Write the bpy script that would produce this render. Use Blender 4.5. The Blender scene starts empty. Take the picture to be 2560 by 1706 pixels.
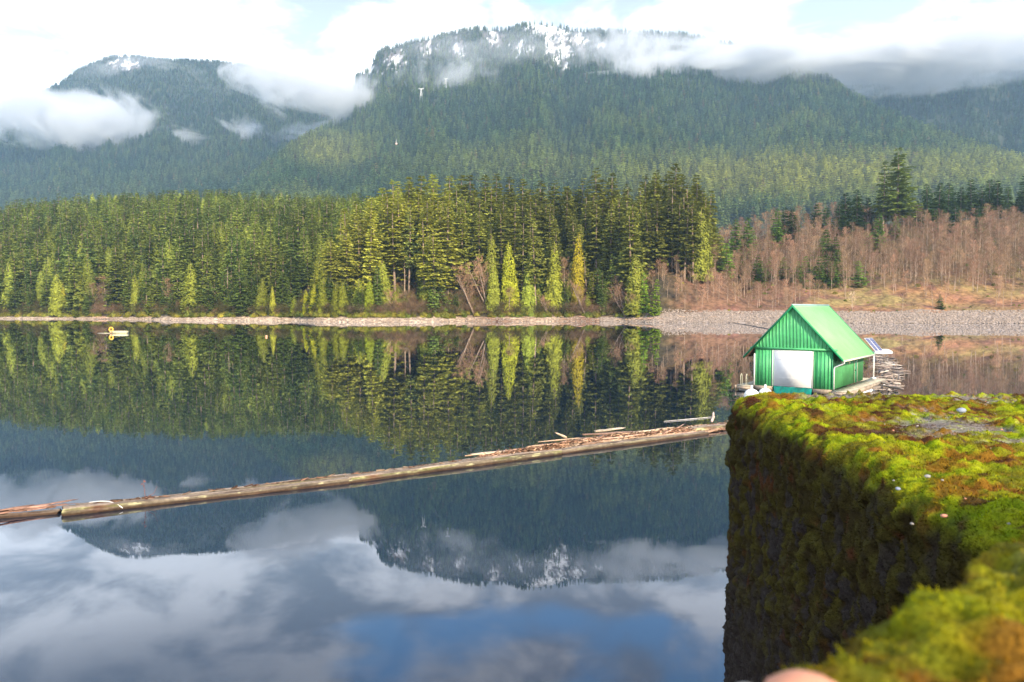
import bpy, math
import numpy as np
from mathutils import Vector

R = math.radians
scene = bpy.context.scene
COL = scene.collection

# ------------------------------------------------------------------ camera
FPX = 1850.0            # focal length in pixels of the 2560 px wide photograph
CAMH = 6.0              # eye height above the lake
PITCH = math.atan((853 - 772) / FPX)
cam_d = bpy.data.cameras.new('camera')
cam = bpy.data.objects.new('camera', cam_d)
COL.objects.link(cam)
cam_d.sensor_width = 36.0
cam_d.lens = 36.0 * FPX / 2560.0
cam_d.clip_start = 0.05
cam_d.clip_end = 30000
cam.location = (0, 0, CAMH)
cam.rotation_euler = (math.pi / 2 - PITCH, 0, 0)
cam_d.dof.use_dof = True
cam_d.dof.focus_distance = 13.0
cam_d.dof.aperture_fstop = 4.0
scene.camera = cam

# ------------------------------------------------------------------ render / exposure
scene.render.engine = 'CYCLES'
cy = scene.cycles
cy.use_denoising = True
cy.max_bounces = 6
cy.diffuse_bounces = 2
cy.glossy_bounces = 3
cy.transmission_bounces = 2
cy.transparent_max_bounces = 12
cy.volume_bounces = 3
cy.volume_step_rate = 1.0
cy.volume_max_steps = 128
cy.sample_clamp_indirect = 6
cy.caustics_reflective = False
cy.caustics_refractive = False
vs = scene.view_settings
vs.view_transform = 'Standard'
vs.look = 'None'
vs.gamma = 1
vs.exposure = 0.6

# ------------------------------------------------------------------ sun
SUN_AZ = Vector((0.38, -0.925))
SUN_EL = R(27)
sd = Vector((SUN_AZ.x * math.cos(SUN_EL), SUN_AZ.y * math.cos(SUN_EL), math.sin(SUN_EL))).normalized()
sun_l = bpy.data.lights.new('sun', 'SUN')
sun_l.energy = 5.0
sun_l.angle = R(0.6)
sun_l.color = (1.0, 0.84, 0.62)
sun = bpy.data.objects.new('sun', sun_l)
COL.objects.link(sun)
sun.rotation_euler = sd.to_track_quat('Z', 'Y').to_euler()
sun.location = (60, -80, 60)


# ------------------------------------------------------------------ node helper
class NT:
    def __init__(s, tree):
        s.t = tree
        tree.nodes.clear()

    def n(s, typ, ins=None, **props):
        nd = s.t.nodes.new(typ)
        for k, v in props.items():
            setattr(nd, k, v)
        for k, v in (ins or {}).items():
            sock = nd.inputs[k]
            if isinstance(v, bpy.types.NodeSocket):
                s.t.links.new(v, sock)
            else:
                sock.default_value = v
        return nd

    def m(s, op, a, b=0.0, c=0.0, clamp=False):
        return s.n('ShaderNodeMath', {0: a, 1: b, 2: c}, operation=op, use_clamp=clamp).outputs[0]

    def vm(s, op, a, b=(0, 0, 0)):
        nd = s.n('ShaderNodeVectorMath', {0: a, 1: b}, operation=op)
        return nd.outputs['Value'] if op in ('DOT_PRODUCT', 'LENGTH') else nd.outputs[0]

    def mix(s, f, a, b, typ='MIX'):
        return s.n('ShaderNodeMix', {0: f, 6: a, 7: b}, data_type='RGBA', blend_type=typ).outputs[2]

    def mr(s, v, a, b, c=0.0, d=1.0, smooth=True):
        return s.n('ShaderNodeMapRange', {0: v, 1: a, 2: b, 3: c, 4: d}, interpolation_type='SMOOTHSTEP' if smooth else 'LINEAR').outputs[0]

    def noise(s, vec, scale, detail=4.0, rough=0.55, dist=0.0):
        return s.n('ShaderNodeTexNoise', {'Vector': vec, 'Scale': scale, 'Detail': detail, 'Roughness': rough, 'Distortion': dist}).outputs[0]


def rgb(*c):
    return (c[0], c[1], c[2], 1.0)


# ------------------------------------------------------------------ world: daylight sky with broken cloud
world = bpy.data.worlds.new("World")
scene.world = world
world.use_nodes = True
w = NT(world.node_tree)
sky = w.n('ShaderNodeTexSky', sky_type='NISHITA', sun_disc=False, sun_elevation=SUN_EL,
          sun_rotation=math.atan2(SUN_AZ.x, SUN_AZ.y), air_density=1.0, dust_density=0.6, ozone_density=2.0)
skyc = w.mix(1.0, sky.outputs[0], rgb(1.5, 1.85, 2.05), 'MULTIPLY')
bg_sky = w.n('ShaderNodeBackground', {0: skyc, 1: 0.15})
dirv = w.n('ShaderNodeTexCoord').outputs['Generated']
sep = w.n('ShaderNodeSeparateXYZ', {0: dirv})
dz = sep.outputs[2]
# flatten the cloud deck: divide by height so that clouds stretch near the horizon
inv = w.m('DIVIDE', 1.0, w.m('ADD', w.m('MAXIMUM', dz, 0.0), 0.22))
pl = w.n('ShaderNodeVectorMath', {0: dirv, 3: inv}, operation='SCALE').outputs[0]
n1 = w.noise(pl, 1.55, 7.0, 0.52, 0.25)
n2 = w.noise(w.vm('ADD', pl, (7.3, 2.1, 4.0)), 4.2, 6.0, 0.55, 0.3)


def blob(px, py, r0, r1):
    """soft round region of the sky; px,py: where its mirror image stands in the lake"""
    v = (py - 772) / FPX * 1.02
    d = Vector(((px - 1280) / FPX * 1.03, 1.0, v)).normalized()
    return w.mr(w.vm('DOT_PRODUCT', dirv, tuple(d)), math.cos(R(r1)), math.cos(R(r0)))


def addall(l):
    o = l[0]
    for k in l[1:]:
        o = w.m('ADD', o, k)
    return o


holes = w.m('MINIMUM', addall([w.m('MULTIPLY', blob(*a), s) for a, s in [
    ((1010, 1500, 0, 5.5), .16), ((1240, 1530, 0, 6.0), .20), ((1500, 1530, 0, 5.5), .20), ((1760, 1580, 0, 6.0), .22),
    ((2000, 1640, 0, 7.5), .2), ((1480, 1760, 0, 4.5), .20), ((880, 1640, 0, 5), .14), ((900, 1740, 0, 5), .12), ((1750, 1690, 0, 4), .12),
    ((1250, 2150, 2, 11), .2), ((560, 1440, 0, 4), .06)]]), 0.24)
adds = addall([w.m('MULTIPLY', blob(*a), s) for a, s in [
    ((1300, 1660, 0, 5.0), .12), ((500, 1560, 0, 7), .12), ((100, 1600, 0, 9), .16), ((1120, 1400, 0, 5), .08),
    ((1600, 1700, 0, 4), .08), ((1560, 1380, 0, 6), .08)]])
base = w.m('ADD', w.m('SUBTRACT', w.m('ADD', w.m('MULTIPLY', w.m('SUBTRACT', n1, 0.5), 2.5), 0.54), holes), adds)
base = w.m('ADD', base, w.mr(dz, 0.396, 0.364, 0.0, 0.42))
mask = w.mr(base, 0.26, 0.62)
shade = w.mr(w.m('ADD', n2, w.m('MULTIPLY', w.m('SUBTRACT', n1, 0.5), 0.6)), 0.38, 0.62)
low = w.mr(dz, 0.45, 0.30)
bright = w.mix(low, rgb(1.15, 1.12, 1.16), rgb(2.1, 2.1, 2.15))
dark = w.mix(low, rgb(0.40, 0.44, 0.56), rgb(0.62, 0.68, 0.78))
# greyer, darker cloud to the left
leftg = w.mr(sep.outputs[0], -0.12, -0.55)
cc = w.mix(shade, dark, bright)
cc = w.mix(w.m('MULTIPLY', w.m('MULTIPLY', leftg, 0.75), w.mr(dz, 0.33, 0.42)), cc, rgb(0.40, 0.44, 0.56))
bg_cl = w.n('ShaderNodeBackground', {0: cc, 1: 1.0})
wmix = w.n('ShaderNodeMixShader', {0: mask, 1: bg_sky.outputs[0], 2: bg_cl.outputs[0]})
w.n('ShaderNodeOutputWorld', {0: wmix.outputs[0]})

# ------------------------------------------------------------------ numpy helpers
rng = np.random.default_rng(11)


def uv_of(px, py):
    """pixel of the 2560x1706 photograph -> (x/y, (z-CAMH)/y)"""
    cx = (np.asarray(px, float) - 1280) / FPX
    cyy = (853 - np.asarray(py, float)) / FPX
    d = math.cos(PITCH) + cyy * math.sin(PITCH)
    return cx / d, (cyy * math.cos(PITCH) - math.sin(PITCH)) / d


def at(px, py, y):
    u, v = uv_of(px, py)
    return Vector((float(u) * y, y, CAMH + float(v) * y))


def on_water(px, py, z=0.0):
    u, v = uv_of(px, py)
    y = (z - CAMH) / float(v)
    return Vector((float(u) * y, y, z))


_T = {}


def vnoise(P, scale=1.0, seed=0):
    P = np.asarray(P, float) * scale
    if seed not in _T:
        _T[seed] = np.random.default_rng(1000 + seed).random((64, 64, 64)).astype(np.float32)
    T = _T[seed]
    i = np.floor(P).astype(int)
    f = P - i
    f = f * f * (3 - 2 * f)
    i &= 63
    j = (i + 1) & 63
    x0, y0, z0 = i[..., 0], i[..., 1], i[..., 2]
    x1, y1, z1 = j[..., 0], j[..., 1], j[..., 2]
    fx, fy, fz = f[..., 0], f[..., 1], f[..., 2]
    a = T[x0, y0, z0] * (1 - fx) + T[x1, y0, z0] * fx
    b = T[x0, y1, z0] * (1 - fx) + T[x1, y1, z0] * fx
    c = T[x0, y0, z1] * (1 - fx) + T[x1, y0, z1] * fx
    d = T[x0, y1, z1] * (1 - fx) + T[x1, y1, z1] * fx
    return (a * (1 - fy) + b * fy) * (1 - fz) + (c * (1 - fy) + d * fy) * fz


def fbm(P, scale=1.0, oct=4, seed=0, gain=0.5):
    s = 0
    a = 1.0
    t = 0
    for k in range(oct):
        s = s + a * vnoise(P, scale * 2.03 ** k, seed + k)
        t += a
        a *= gain
    return s / t


def worley(P, scale=1.0, seed=0):
    P = np.asarray(P, float) * scale
    J = np.random.default_rng(77 + seed).random((32, 32, 32, 3))
    V = np.random.default_rng(78 + seed).random((32, 32, 32))
    i = np.floor(P).astype(int)
    best = np.full(P.shape[:-1], 9.0)
    val = np.zeros(P.shape[:-1])
    for dx in (-1, 0, 1):
        for dy in (-1, 0, 1):
            for dzz in (-1, 0, 1):
                c = i + np.array([dx, dy, dzz])
                cm = c & 31
                q = c + J[cm[..., 0], cm[..., 1], cm[..., 2]]
                d = ((P - q) ** 2).sum(-1)
                m = d < best
                best = np.where(m, d, best)
                val = np.where(m, V[cm[..., 0], cm[..., 1], cm[..., 2]], val)
    return np.sqrt(best), val


def mesh_np(name, V, F, mat=None, smooth=False, col=None, colname='tint'):
    """V (n,3), F (m,k) int array or list of such arrays"""
    me = bpy.data.meshes.new(name)
    Fs = F if isinstance(F, list) else [F]
    Fs = [np.asarray(f, np.int32) for f in Fs if len(f)]
    me.vertices.add(len(V))
    me.vertices.foreach_set('co', np.asarray(V, np.float32).ravel())
    nl = sum(f.size for f in Fs)
    npoly = sum(len(f) for f in Fs)
    me.loops.add(nl)
    me.loops.foreach_set('vertex_index', np.concatenate([f.ravel() for f in Fs]))
    me.polygons.add(npoly)
    tot = np.concatenate([np.full(len(f), f.shape[1], np.int32) for f in Fs])
    st = np.concatenate([[0], np.cumsum(tot)[:-1]]).astype(np.int32)
    me.polygons.foreach_set('loop_start', st)
    me.polygons.foreach_set('loop_total', tot)
    if smooth:
        me.polygons.foreach_set('use_smooth', np.ones(npoly, bool))
    if col is not None:
        a = me.color_attributes.new(colname, 'FLOAT_COLOR', 'POINT')
        c = np.ones((len(V), 4), np.float32)
        c[:, :3] = col
        a.data.foreach_set('color', c.ravel())
    me.update(calc_edges=True)
    me.validate()
    if mat:
        me.materials.append(mat)
    return me


def link(name, me, parent=None, loc=None):
    o = bpy.data.objects.new(name, me)
    COL.objects.link(o)
    if parent:
        o.parent = parent
    if loc is not None:
        o.location = loc
    return o


def empty(name, loc=(0, 0, 0), rotz=0.0, scale=1.0):
    o = bpy.data.objects.new(name, None)
    COL.objects.link(o)
    o.empty_display_size = 0.5
    o.location = loc
    o.rotation_euler = (0, 0, rotz)
    o.scale = (scale,) * 3
    return o


def tag(o, label=None, cat=None, group=None, kind=None):
    if label:
        o['label'] = label
    if cat:
        o['category'] = cat
    if group:
        o['group'] = group
    if kind:
        o['kind'] = kind
    return o


class MB:
    """collects simple shapes into one mesh"""

    def __init__(s):
        s.V = []
        s.F = {3: [], 4: []}
        s.n = 0

    def add(s, V, F):
        V = np.asarray(V, float)
        for f in F:
            if len(f) > 4:
                for k in range(1, len(f) - 1):
                    s.F[3].append([f[0] + s.n, f[k] + s.n, f[k + 1] + s.n])
            else:
                s.F[len(f)].append([i + s.n for i in f])
        s.V.append(V)
        s.n += len(V)
        return s

    def box(s, x0, x1, y0, y1, z0, z1, M=None):
        V = np.array([[x, y, z] for z in (z0, z1) for y in (y0, y1) for x in (x0, x1)], float)
        if M is not None:
            V = V @ np.array(M.to_3x3()).T + np.array(M.translation)
        return s.add(V, [(0, 2, 3, 1), (4, 5, 7, 6), (0, 1, 5, 4), (2, 6, 7, 3), (0, 4, 6, 2), (1, 3, 7, 5)])

    def tube(s, pts, rad, n=8, cap=True):
        pts = np.asarray(pts, float)
        rad = np.broadcast_to(np.asarray(rad, float), (len(pts),))
        V = []
        T = np.gradient(pts, axis=0)
        T /= np.linalg.norm(T, axis=1)[:, None] + 1e-12
        ref = np.array([0, 0, 1.0]) if abs(T[0, 2]) < 0.9 else np.array([1.0, 0, 0])
        for p, r, t in zip(pts, rad, T):
            a = np.cross(ref, t)
            a /= np.linalg.norm(a) + 1e-12
            b = np.cross(t, a)
            for k in range(n):
                th = 2 * math.pi * k / n
                V.append(p + r * (math.cos(th) * a + math.sin(th) * b))
        F = []
        for i in range(len(pts) - 1):
            for k in range(n):
                F.append((i * n + k, i * n + (k + 1) % n, (i + 1) * n + (k + 1) % n, (i + 1) * n + k))
        if cap:
            F.append(tuple(range(n - 1, -1, -1)))
            F.append(tuple((len(pts) - 1) * n + k for k in range(n)))
        return s.add(V, F)

    def sphere(s, c, r, n=16, m=10, sz=1.0):
        V = []
        for i in range(m + 1):
            ph = math.pi * i / m
            for k in range(n):
                th = 2 * math.pi * k / n
                V.append((c[0] + r * math.sin(ph) * math.cos(th), c[1] + r * math.sin(ph) * math.sin(th), c[2] + r * sz * math.cos(ph)))
        F = [(i * n + k, (i + 1) * n + k, (i + 1) * n + (k + 1) % n, i * n + (k + 1) % n) for i in range(m) for k in range(n)]
        return s.add(V, F)

    def mesh(s, name, mat, smooth=False):
        V = np.concatenate(s.V)
        Fs = [np.array(s.F[k], np.int32) for k in (3, 4) if s.F[k]]
        return mesh_np(name, V, Fs, mat, smooth)

    def build(s, name, mat, parent=None, smooth=False, loc=None):
        return link(name, s.mesh(name, mat, smooth), parent, loc)


# ------------------------------------------------------------------ materials
def newmat(name):
    m = bpy.data.materials.new(name)
    m.use_nodes = True
    return m, NT(m.node_tree)


def finish(t, bsdf):
    t.n('ShaderNodeOutputMaterial', {0: bsdf})


def simple(name, c, rough=0.7, var=0.15, scale=3.0, bump=0.0, bscale=20.0, metal=0.0, spec=0.4, stretch=None):
    m, t = newmat(name)
    co = t.n('ShaderNodeTexCoord').outputs['Object']
    if stretch:
        co = t.n('ShaderNodeMapping', {0: co, 3: stretch}).outputs[0]
    nz = t.noise(co, scale, 5.0, 0.6)
    cc_ = t.mix(t.mr(nz, 0.3, 0.7), rgb(*[k * (1 - var) for k in c]), rgb(*[min(1, k * (1 + var)) for k in c]))
    ins = {'Base Color': cc_, 'Roughness': rough, 'Metallic': metal, 'Specular IOR Level': spec}
    if bump:
        bn = t.noise(co, bscale, 4.0, 0.6)
        ins['Normal'] = t.n('ShaderNodeBump', {'Strength': bump, 'Height': bn, 'Distance': 0.02}).outputs[0]
    finish(t, t.n('ShaderNodeBsdfPrincipled', ins).outputs[0])
    return m


def attr_mat(name, rough=0.9, nscale=4.0, var=0.35, bump=0.5, bscale=30.0, bdist=0.02, spec=0.2):
    """surface whose own colour is stored on the mesh, broken up by noise"""
    m, t = newmat(name)
    co = t.n('ShaderNodeTexCoord').outputs['Object']
    a = t.n('ShaderNodeAttribute', attribute_name='tint').outputs['Color']
    nz = t.noise(co, nscale, 6.0, 0.65)
    f = t.mr(nz, 0.3, 0.7, 1 - var, 1 + var)
    c = t.n('ShaderNodeVectorMath', {0: a, 3: f}, operation='SCALE').outputs[0]
    ins = {'Base Color': c, 'Roughness': rough, 'Specular IOR Level': spec}
    if bump:
        bn = t.noise(co, bscale, 4.0, 0.6)
        ins['Normal'] = t.n('ShaderNodeBump', {'Strength': bump, 'Height': bn, 'Distance': bdist}).outputs[0]
    finish(t, t.n('ShaderNodeBsdfPrincipled', ins).outputs[0])
    return m


def foliage_mat(name, instanced, base=(2.85, 2.7, 2.0), trans=0.25, gn=.35, rv=.22):
    m, t = newmat(name)
    co = t.n('ShaderNodeTexCoord').outputs['Object']
    oi = t.n('ShaderNodeObjectInfo')
    if instanced:
        c = t.n('ShaderNodeAttribute', attribute_name='tint', attribute_type='INSTANCER').outputs['Color']
    else:
        c = oi.outputs['Color']
    nz = t.noise(co, gn, 3.0, 0.6)
    f = t.mr(nz, 0.3, 0.72, 0.62, 1.45)
    f2 = t.m('MULTIPLY', f, t.mr(oi.outputs['Random'], 0, 1, 1.02 - rv, 1.02 + rv, False))
    c = t.n('ShaderNodeVectorMath', {0: c, 3: f2}, operation='SCALE').outputs[0]
    c = t.mix(1.0, c, rgb(*base), 'MULTIPLY')
    d = t.n('ShaderNodeBsdfDiffuse', {0: c})
    tr = t.n('ShaderNodeBsdfTranslucent', {0: c})
    finish(t, t.n('ShaderNodeMixShader', {0: trans, 1: d.outputs[0], 2: tr.outputs[0]}).outputs[0])
    return m


M = {}
M['fol_obj'] = foliage_mat('foliage', False)
M['fol_ins'] = foliage_mat('forest_foliage', True)
M['fol_far'] = foliage_mat('far_forest_foliage', True, (2.9, 2.75, 2.3), gn=.12, rv=.5, trans=.12)
M['twig_obj'] = foliage_mat('twigs', False, (1.25, 1.15, 1.1), trans=0.1)
M['twig_ins'] = foliage_mat('brush_twigs', True, (1.25, 1.15, 1.1), trans=0.1)
M['bark'] = simple('bark', (0.26, 0.19, 0.14), 0.9, 0.35, 2.0, 0.5, 8.0)
M['alder_bark'] = simple('alder_bark', (0.40, 0.30, 0.225), 0.85, 0.3, 1.5, 0.3, 10.0)
M['ground'] = attr_mat('ground_cover', 0.95, 0.5, 0.45, 0.6, 1.2, 0.35)
M['mount'] = attr_mat('mountain_ground', 0.95, 0.02, 0.4, 0.0)
M['rock'] = simple('rock', (0.29, 0.235, 0.195), 0.9, 0.45, 1.2, 0.4, 4.0)

# ------------------------------------------------------------------ terrain functions (near shores)
def pxof(x, y):
    return 1280 + FPX * x / y


def shore(px):
    return np.interp(px, [-900, 0, 200, 370, 430, 690, 730, 790, 900, 1100, 1160, 1250, 1400, 1560, 1640, 1760, 2000, 2560, 3400],
                     [470, 440, 428, 400, 372, 358, 364, 332, 322, 330, 346, 338, 348, 336, 318, 312, 306, 298, 290])


def ground(px, y):
    px = np.asarray(px, float)
    y = np.asarray(y, float)
    d = y - shore(px)
    P = np.stack([px / FPX * 400, y, np.zeros_like(px)], -1)
    n = fbm(P, 0.05, 4, 3)
    bankh = np.interp(px, [0, 380, 420, 700, 760, 1100, 1560, 1680, 1800, 3000], [1.2, 1.4, 1.9, 1.8, 2.2, 2.1, 2.2, 4.2, 4.8, 5.0])
    bankw = np.interp(px, [0, 1560, 1680, 3000], [7, 7, 13, 13])
    t = np.clip(d / bankw, -1, 1)
    bank = bankh * t * (0.85 + 0.3 * n)
    dd = np.maximum(d - bankw, 0)
    # left hill
    yl = np.interp(px, [-900, 0, 900, 1300], [745, 720, 700, 640])
    hl = np.interp(px, [-900, -200, 0, 110, 330, 540, 760, 900, 1100, 1400], [60, 66, 74, 84, 89, 90, 86, 80, 50, 5])
    s0 = shore(px) + bankw
    tl = np.clip((y - s0) / (yl - s0), 0, 1)
    left = hl * (tl ** 0.85) * np.where(y > yl, np.exp(-((y - yl) / 160.0) ** 2), 1)
    # wooded peninsula in the middle
    hc = np.interp(px, [700, 780, 860, 925, 980, 1100, 1250, 1400, 1520, 1640, 1760, 1860], [0, 6, 16, 24, 32, 37, 33, 31, 36, 38, 30, 10])
    tc = np.clip(dd / 72.0, 0, 1)
    cen = hc * (1 - (1 - tc) ** 1.5) * np.where(dd > 72, np.exp(-((dd - 72) / 110.0) ** 2), 1)
    # open bank on the right
    hr = np.interp(px, [1560, 1660, 1760, 1900, 2000, 2200, 2560, 3400], [0, 22, 38, 48, 54, 56, 60, 64])
    tr = np.clip(dd / 165.0, 0, 1)
    rt = hr * (0.62 * tr + 0.38 * tr ** 2) * np.where(dd > 165, np.exp(-((dd - 165) / 140.0) ** 2), 1)
    # flat track cut into the slope
    k = np.clip((px - 1900) / 120, 0, 1)
    rt = np.where((dd > 22) & (dd < 27), rt * (1 - k) + k * np.minimum(rt, hr * .62 * 22 / 165 + 1.2), rt)
    h = np.maximum(np.maximum(left, cen), rt)
    h = h + np.where(dd > 0, (n - 0.5) * np.clip(dd / 20, 0, 1) * 5, 0)
    return bank + h - np.where(d < 0, 0.6, 0)


def grid_faces(nr, nc):
    i = np.arange(nr - 1)[:, None] * nc + np.arange(nc - 1)[None, :]
    return np.stack([i, i + 1, i + nc + 1, i + nc], -1).reshape(-1, 4)


def lerp(a, b, t):
    t = np.asarray(t)[..., None]
    return np.asarray(a) * (1 - t) + np.asarray(b) * t


# near ground sheet
pxs = np.arange(-700, 3350, 6.0)
dd_ = np.concatenate([np.array([-20, -6]), np.arange(-2, 30, 0.8), np.arange(30, 120, 3), np.arange(120, 620, 9)])
PX, DD = np.meshgrid(pxs, dd_)
Y = shore(PX) + DD
Z = ground(PX, Y)
X = (PX - 1280) / FPX * Y
P = np.stack([X, Y, Z], -1)
nA = fbm(P, 0.15, 4, 20)
nB = fbm(P, 0.7, 3, 30)
nC = fbm(P * np.array([1, 1, 3.0]), 0.035, 3, 40)
sand = lerp((0.58, 0.45, 0.33), (0.26, 0.19, 0.14), np.clip((nB - .42) * 4, 0, 1))
dirt = np.array([0.16, 0.085, 0.055])
forest = lerp((0.055, 0.045, 0.03), (0.085, 0.08, 0.03), np.clip((nA - .35) * 3, 0, 1))
grass = lerp((0.30, 0.15, 0.075), (0.27, 0.20, 0.075), np.clip((nC - .4) * 4, 0, 1))
grass = lerp(lerp((0.20, 0.11, 0.065), grass, np.clip((PX - 1950) / 120, 0, 1)), (0.21, 0.10, 0.07), np.clip((nA - .52) * 5, 0, 1))
stone = lerp((0.34, 0.28, 0.24), (0.18, 0.145, 0.125), np.clip((nB - .4) * 4, 0, 1))
bankw = np.interp(PX, [0, 1560, 1680, 3000], [7, 7, 13, 13])
right = np.clip((PX - 1600) / 90, 0, 1)
bare = np.clip(1 - np.abs(PX - 1240) / 130 * 1.0, 0, 1) * .8 + np.clip(1 - np.abs(PX - 1480) / 130, 0, 1) * .85 + np.clip(1 - np.abs(PX - 270) / 110, 0, 1) * .5
mound = lerp(sand, dirt, np.clip(bare * 1.3 * (nA + .3), 0, 1))
bankc = lerp(mound, stone, right)
up = lerp(forest, grass, np.clip((PX - 1640) / 120 + (nA - .5), 0, 1) * np.clip(1.6 - (DD - 20) / 60, 0.25, 1))
edge = bankw * (0.9 + (nA - .5) * 0.9)
colr = lerp(bankc, up, np.clip((DD - edge) / 1.5, 0, 1))
me = mesh_np('ground', P.reshape(-1, 3), grid_faces(*PX.shape), M['ground'], True, colr.reshape(-1, 3))
tag(link('ground', me), 'wooded hills and stony bank around the far side of the lake', kind='structure')

# ------------------------------------------------------------------ water
m, t = newmat('lake_water')
co = t.n('ShaderNodeTexCoord').outputs['Object']
mp = t.n('ShaderNodeMapping', {0: co, 3: (0.35, 1.0, 1.0)}).outputs[0]
h1 = t.noise(mp, 0.5, 3.0, 0.5)
h2 = t.noise(mp, 3.0, 3.0, 0.5)
hh = t.m('ADD', h1, t.m('MULTIPLY', h2, 0.12))
bmp = t.n('ShaderNodeBump', {'Strength': 0.10, 'Distance': 0.010, 'Height': hh}).outputs[0]
fr = t.n('ShaderNodeFresnel', {'IOR': 1.9, 'Normal': bmp}).outputs[0]
fr = t.m('ADD', t.m('MULTIPLY', fr, 1.4), -0.08, clamp=True)
gl = t.n('ShaderNodeBsdfGlossy', {0: rgb(0.92, 0.95, 1.0), 'Roughness': 0.012, 'Normal': bmp})
df = t.n('ShaderNodeBsdfDiffuse', {0: rgb(0.004, 0.014, 0.03)})
finish(t, t.n('ShaderNodeMixShader', {0: fr, 1: df.outputs[0], 2: gl.outputs[0]}).outputs[0])
me = mesh_np('water', np.array([[-2500, -60, 0], [2500, -60, 0], [2500, 900, 0], [-2500, 900, 0]]), np.array([[0, 1, 2, 3]]), m)
tag(link('water', me), 'calm dark reservoir water mirroring forest and sky', kind='structure')

# ------------------------------------------------------------------ mountains
K = 2560 / 2353.0


def ridge_mountain(name, prof, depth, base, amp, seed, label, patches=(), nt=110, step=5.0, gully=0.004, rockband=None):
    """prof: ridge line [(x,y)] in px, depth: [(x,y_ridge)], base: (py, [(x, y_base)])"""
    x0, x1 = prof[0][0], prof[-1][0]
    px = np.arange(x0, x1 + step, step)
    tt = np.linspace(0, 1, nt)
    Pp, T = np.meshgrid(px, tt)
    top = np.interp(Pp, *zip(*prof))
    q = np.stack([Pp / 300, T * 0, T * 0 + seed], -1)
    top = top + (fbm(q, 7.0, 5, seed) - .5) * amp
    yr = np.interp(Pp, *zip(*depth))
    yb = np.interp(Pp, *zip(*base[1]))
    _, vt = uv_of(Pp, top)
    _, vb = uv_of(Pp, np.full_like(Pp, base[0]))
    v = vb + (vt - vb) * T
    k = 1.15
    y = yb + (yr - yb) * T ** k
    n = fbm(np.stack([Pp * gully, v * 3.0 + T * 0, Pp * 0 + seed], -1), 3.0, 4, seed + 2)
    y = y * (1 + (n - 0.5) * 0.30 * np.sin(np.clip(T, 0, 1) * math.pi) ** 0.6)
    u = (Pp - 1280) / FPX * (1 + v * 0)
    X = u * y
    Zz = CAMH + v * y
    V = np.stack([X, y, Zz], -1)
    # far side falls away behind the ridge
    back = V[-1:].repeat(3, 0).copy()
    for i, (dy, dzz) in enumerate([(120, -50), (350, -220), (800, -700)]):
        back[i, :, 1] += dy
        back[i, :, 0] *= back[i, :, 1] / V[-1, :, 1]
        back[i, :, 2] += dzz
    pyimg = top * 0 + (772 - v * FPX)
    soil = lerp((0.030, 0.038, 0.022), (0.05, 0.055, 0.028), np.clip((fbm(V, .01, 3, 5) - .35) * 3, 0, 1))
    sn = np.zeros(Pp.shape)
    rk = np.zeros(Pp.shape)
    for (cx, cyy, rx, ry, snow) in patches:
        r = np.sqrt(((Pp - cx) / rx) ** 2 + ((pyimg - cyy) / ry) ** 2)
        rk = np.maximum(rk, np.clip(1.6 - 1.3 * r, 0, 1))
        streak = fbm(np.stack([Pp * .07 + pyimg * .03, pyimg * .05, Pp * 0 + seed], -1), 1.9, 5, 9, .65)
        sn = np.maximum(sn, np.clip((streak - 0.47 + snow * .12 - 0.2 * r) * 12, 0, 1) * np.clip(3 - 2.2 * r, 0, 1))
    rkc = lerp((.05, .048, .052), (.20, .175, .17), np.clip((fbm(np.stack([Pp * .12, pyimg * .09, Pp * 0 + 3], -1), 1.0, 4, 21) - .38) * 4, 0, 1))
    c = lerp(lerp(soil, rkc, rk), (0.85, 0.86, 0.88), sn)
    VV = np.concatenate([V, back], 0)
    cc = np.concatenate([c, c[-1:].repeat(3, 0)], 0)
    me = mesh_np(name, VV.reshape(-1, 3), grid_faces(VV.shape[0], VV.shape[1]), M['mount'], True, cc.reshape(-1, 3))
    o = tag(link(name, me), label, kind='structure')
    return dict(px=px, V=V, py=pyimg, rk=np.maximum(rk * .8, sn), o=o)


def S(l):
    return [(x * K, y * K) for x, y in l]


grouse = ridge_mountain('mountain', S([(540, 470), (590, 425), (640, 380), (700, 335), (780, 285), (812, 240), (822, 182), (850, 165), (872, 128), (885, 116),
                                       (960, 98), (1020, 82), (1100, 69), (1160, 72), (1200, 60), (1235, 57), (1270, 62), (1330, 74), (1400, 77), (1480, 80), (1560, 84),
                                       (1640, 100), (1740, 120), (1790, 113), (1835, 121), (1870, 170), (1930, 215), (2000, 262), (2100, 305), (2200, 345), (2300, 378), (2420, 410), (2700, 470)]),
                        [(500, 1700), (760, 2100), (900, 3000), (1900, 2900), (2200, 2100), (2900, 1500)],
                        (640, [(500, 1150), (1000, 1050), (2000, 1000), (2900, 950)]), 5, 4,
                        'long forested mountain with snow-streaked cliffs at its top',
                        patches=[(1262 * K, 78 * K, 48 * K, 24 * K, 1.3), (1285 * K, 120 * K, 36 * K, 46 * K, 1.1), (1199 * K, 125 * K, 34 * K, 20 * K, .7), (912 * K, 146 * K, 30 * K, 26 * K, .7), (850 * K, 175 * K, 30 * K, 18 * K, .5), (1052 * K, 122 * K, 24 * K, 30 * K, .4), (1135 * K, 95 * K, 30 * K, 30 * K, .25), (1330 * K, 105 * K, 30 * K, 34 * K, .3), (985 * K, 120 * K, 30 * K, 26 * K, .2), (1105 * K, 79 * K, 8 * K, 9 * K, .9), (1382 * K, 117 * K, 14 * K, 10 * K, .6)])
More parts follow.
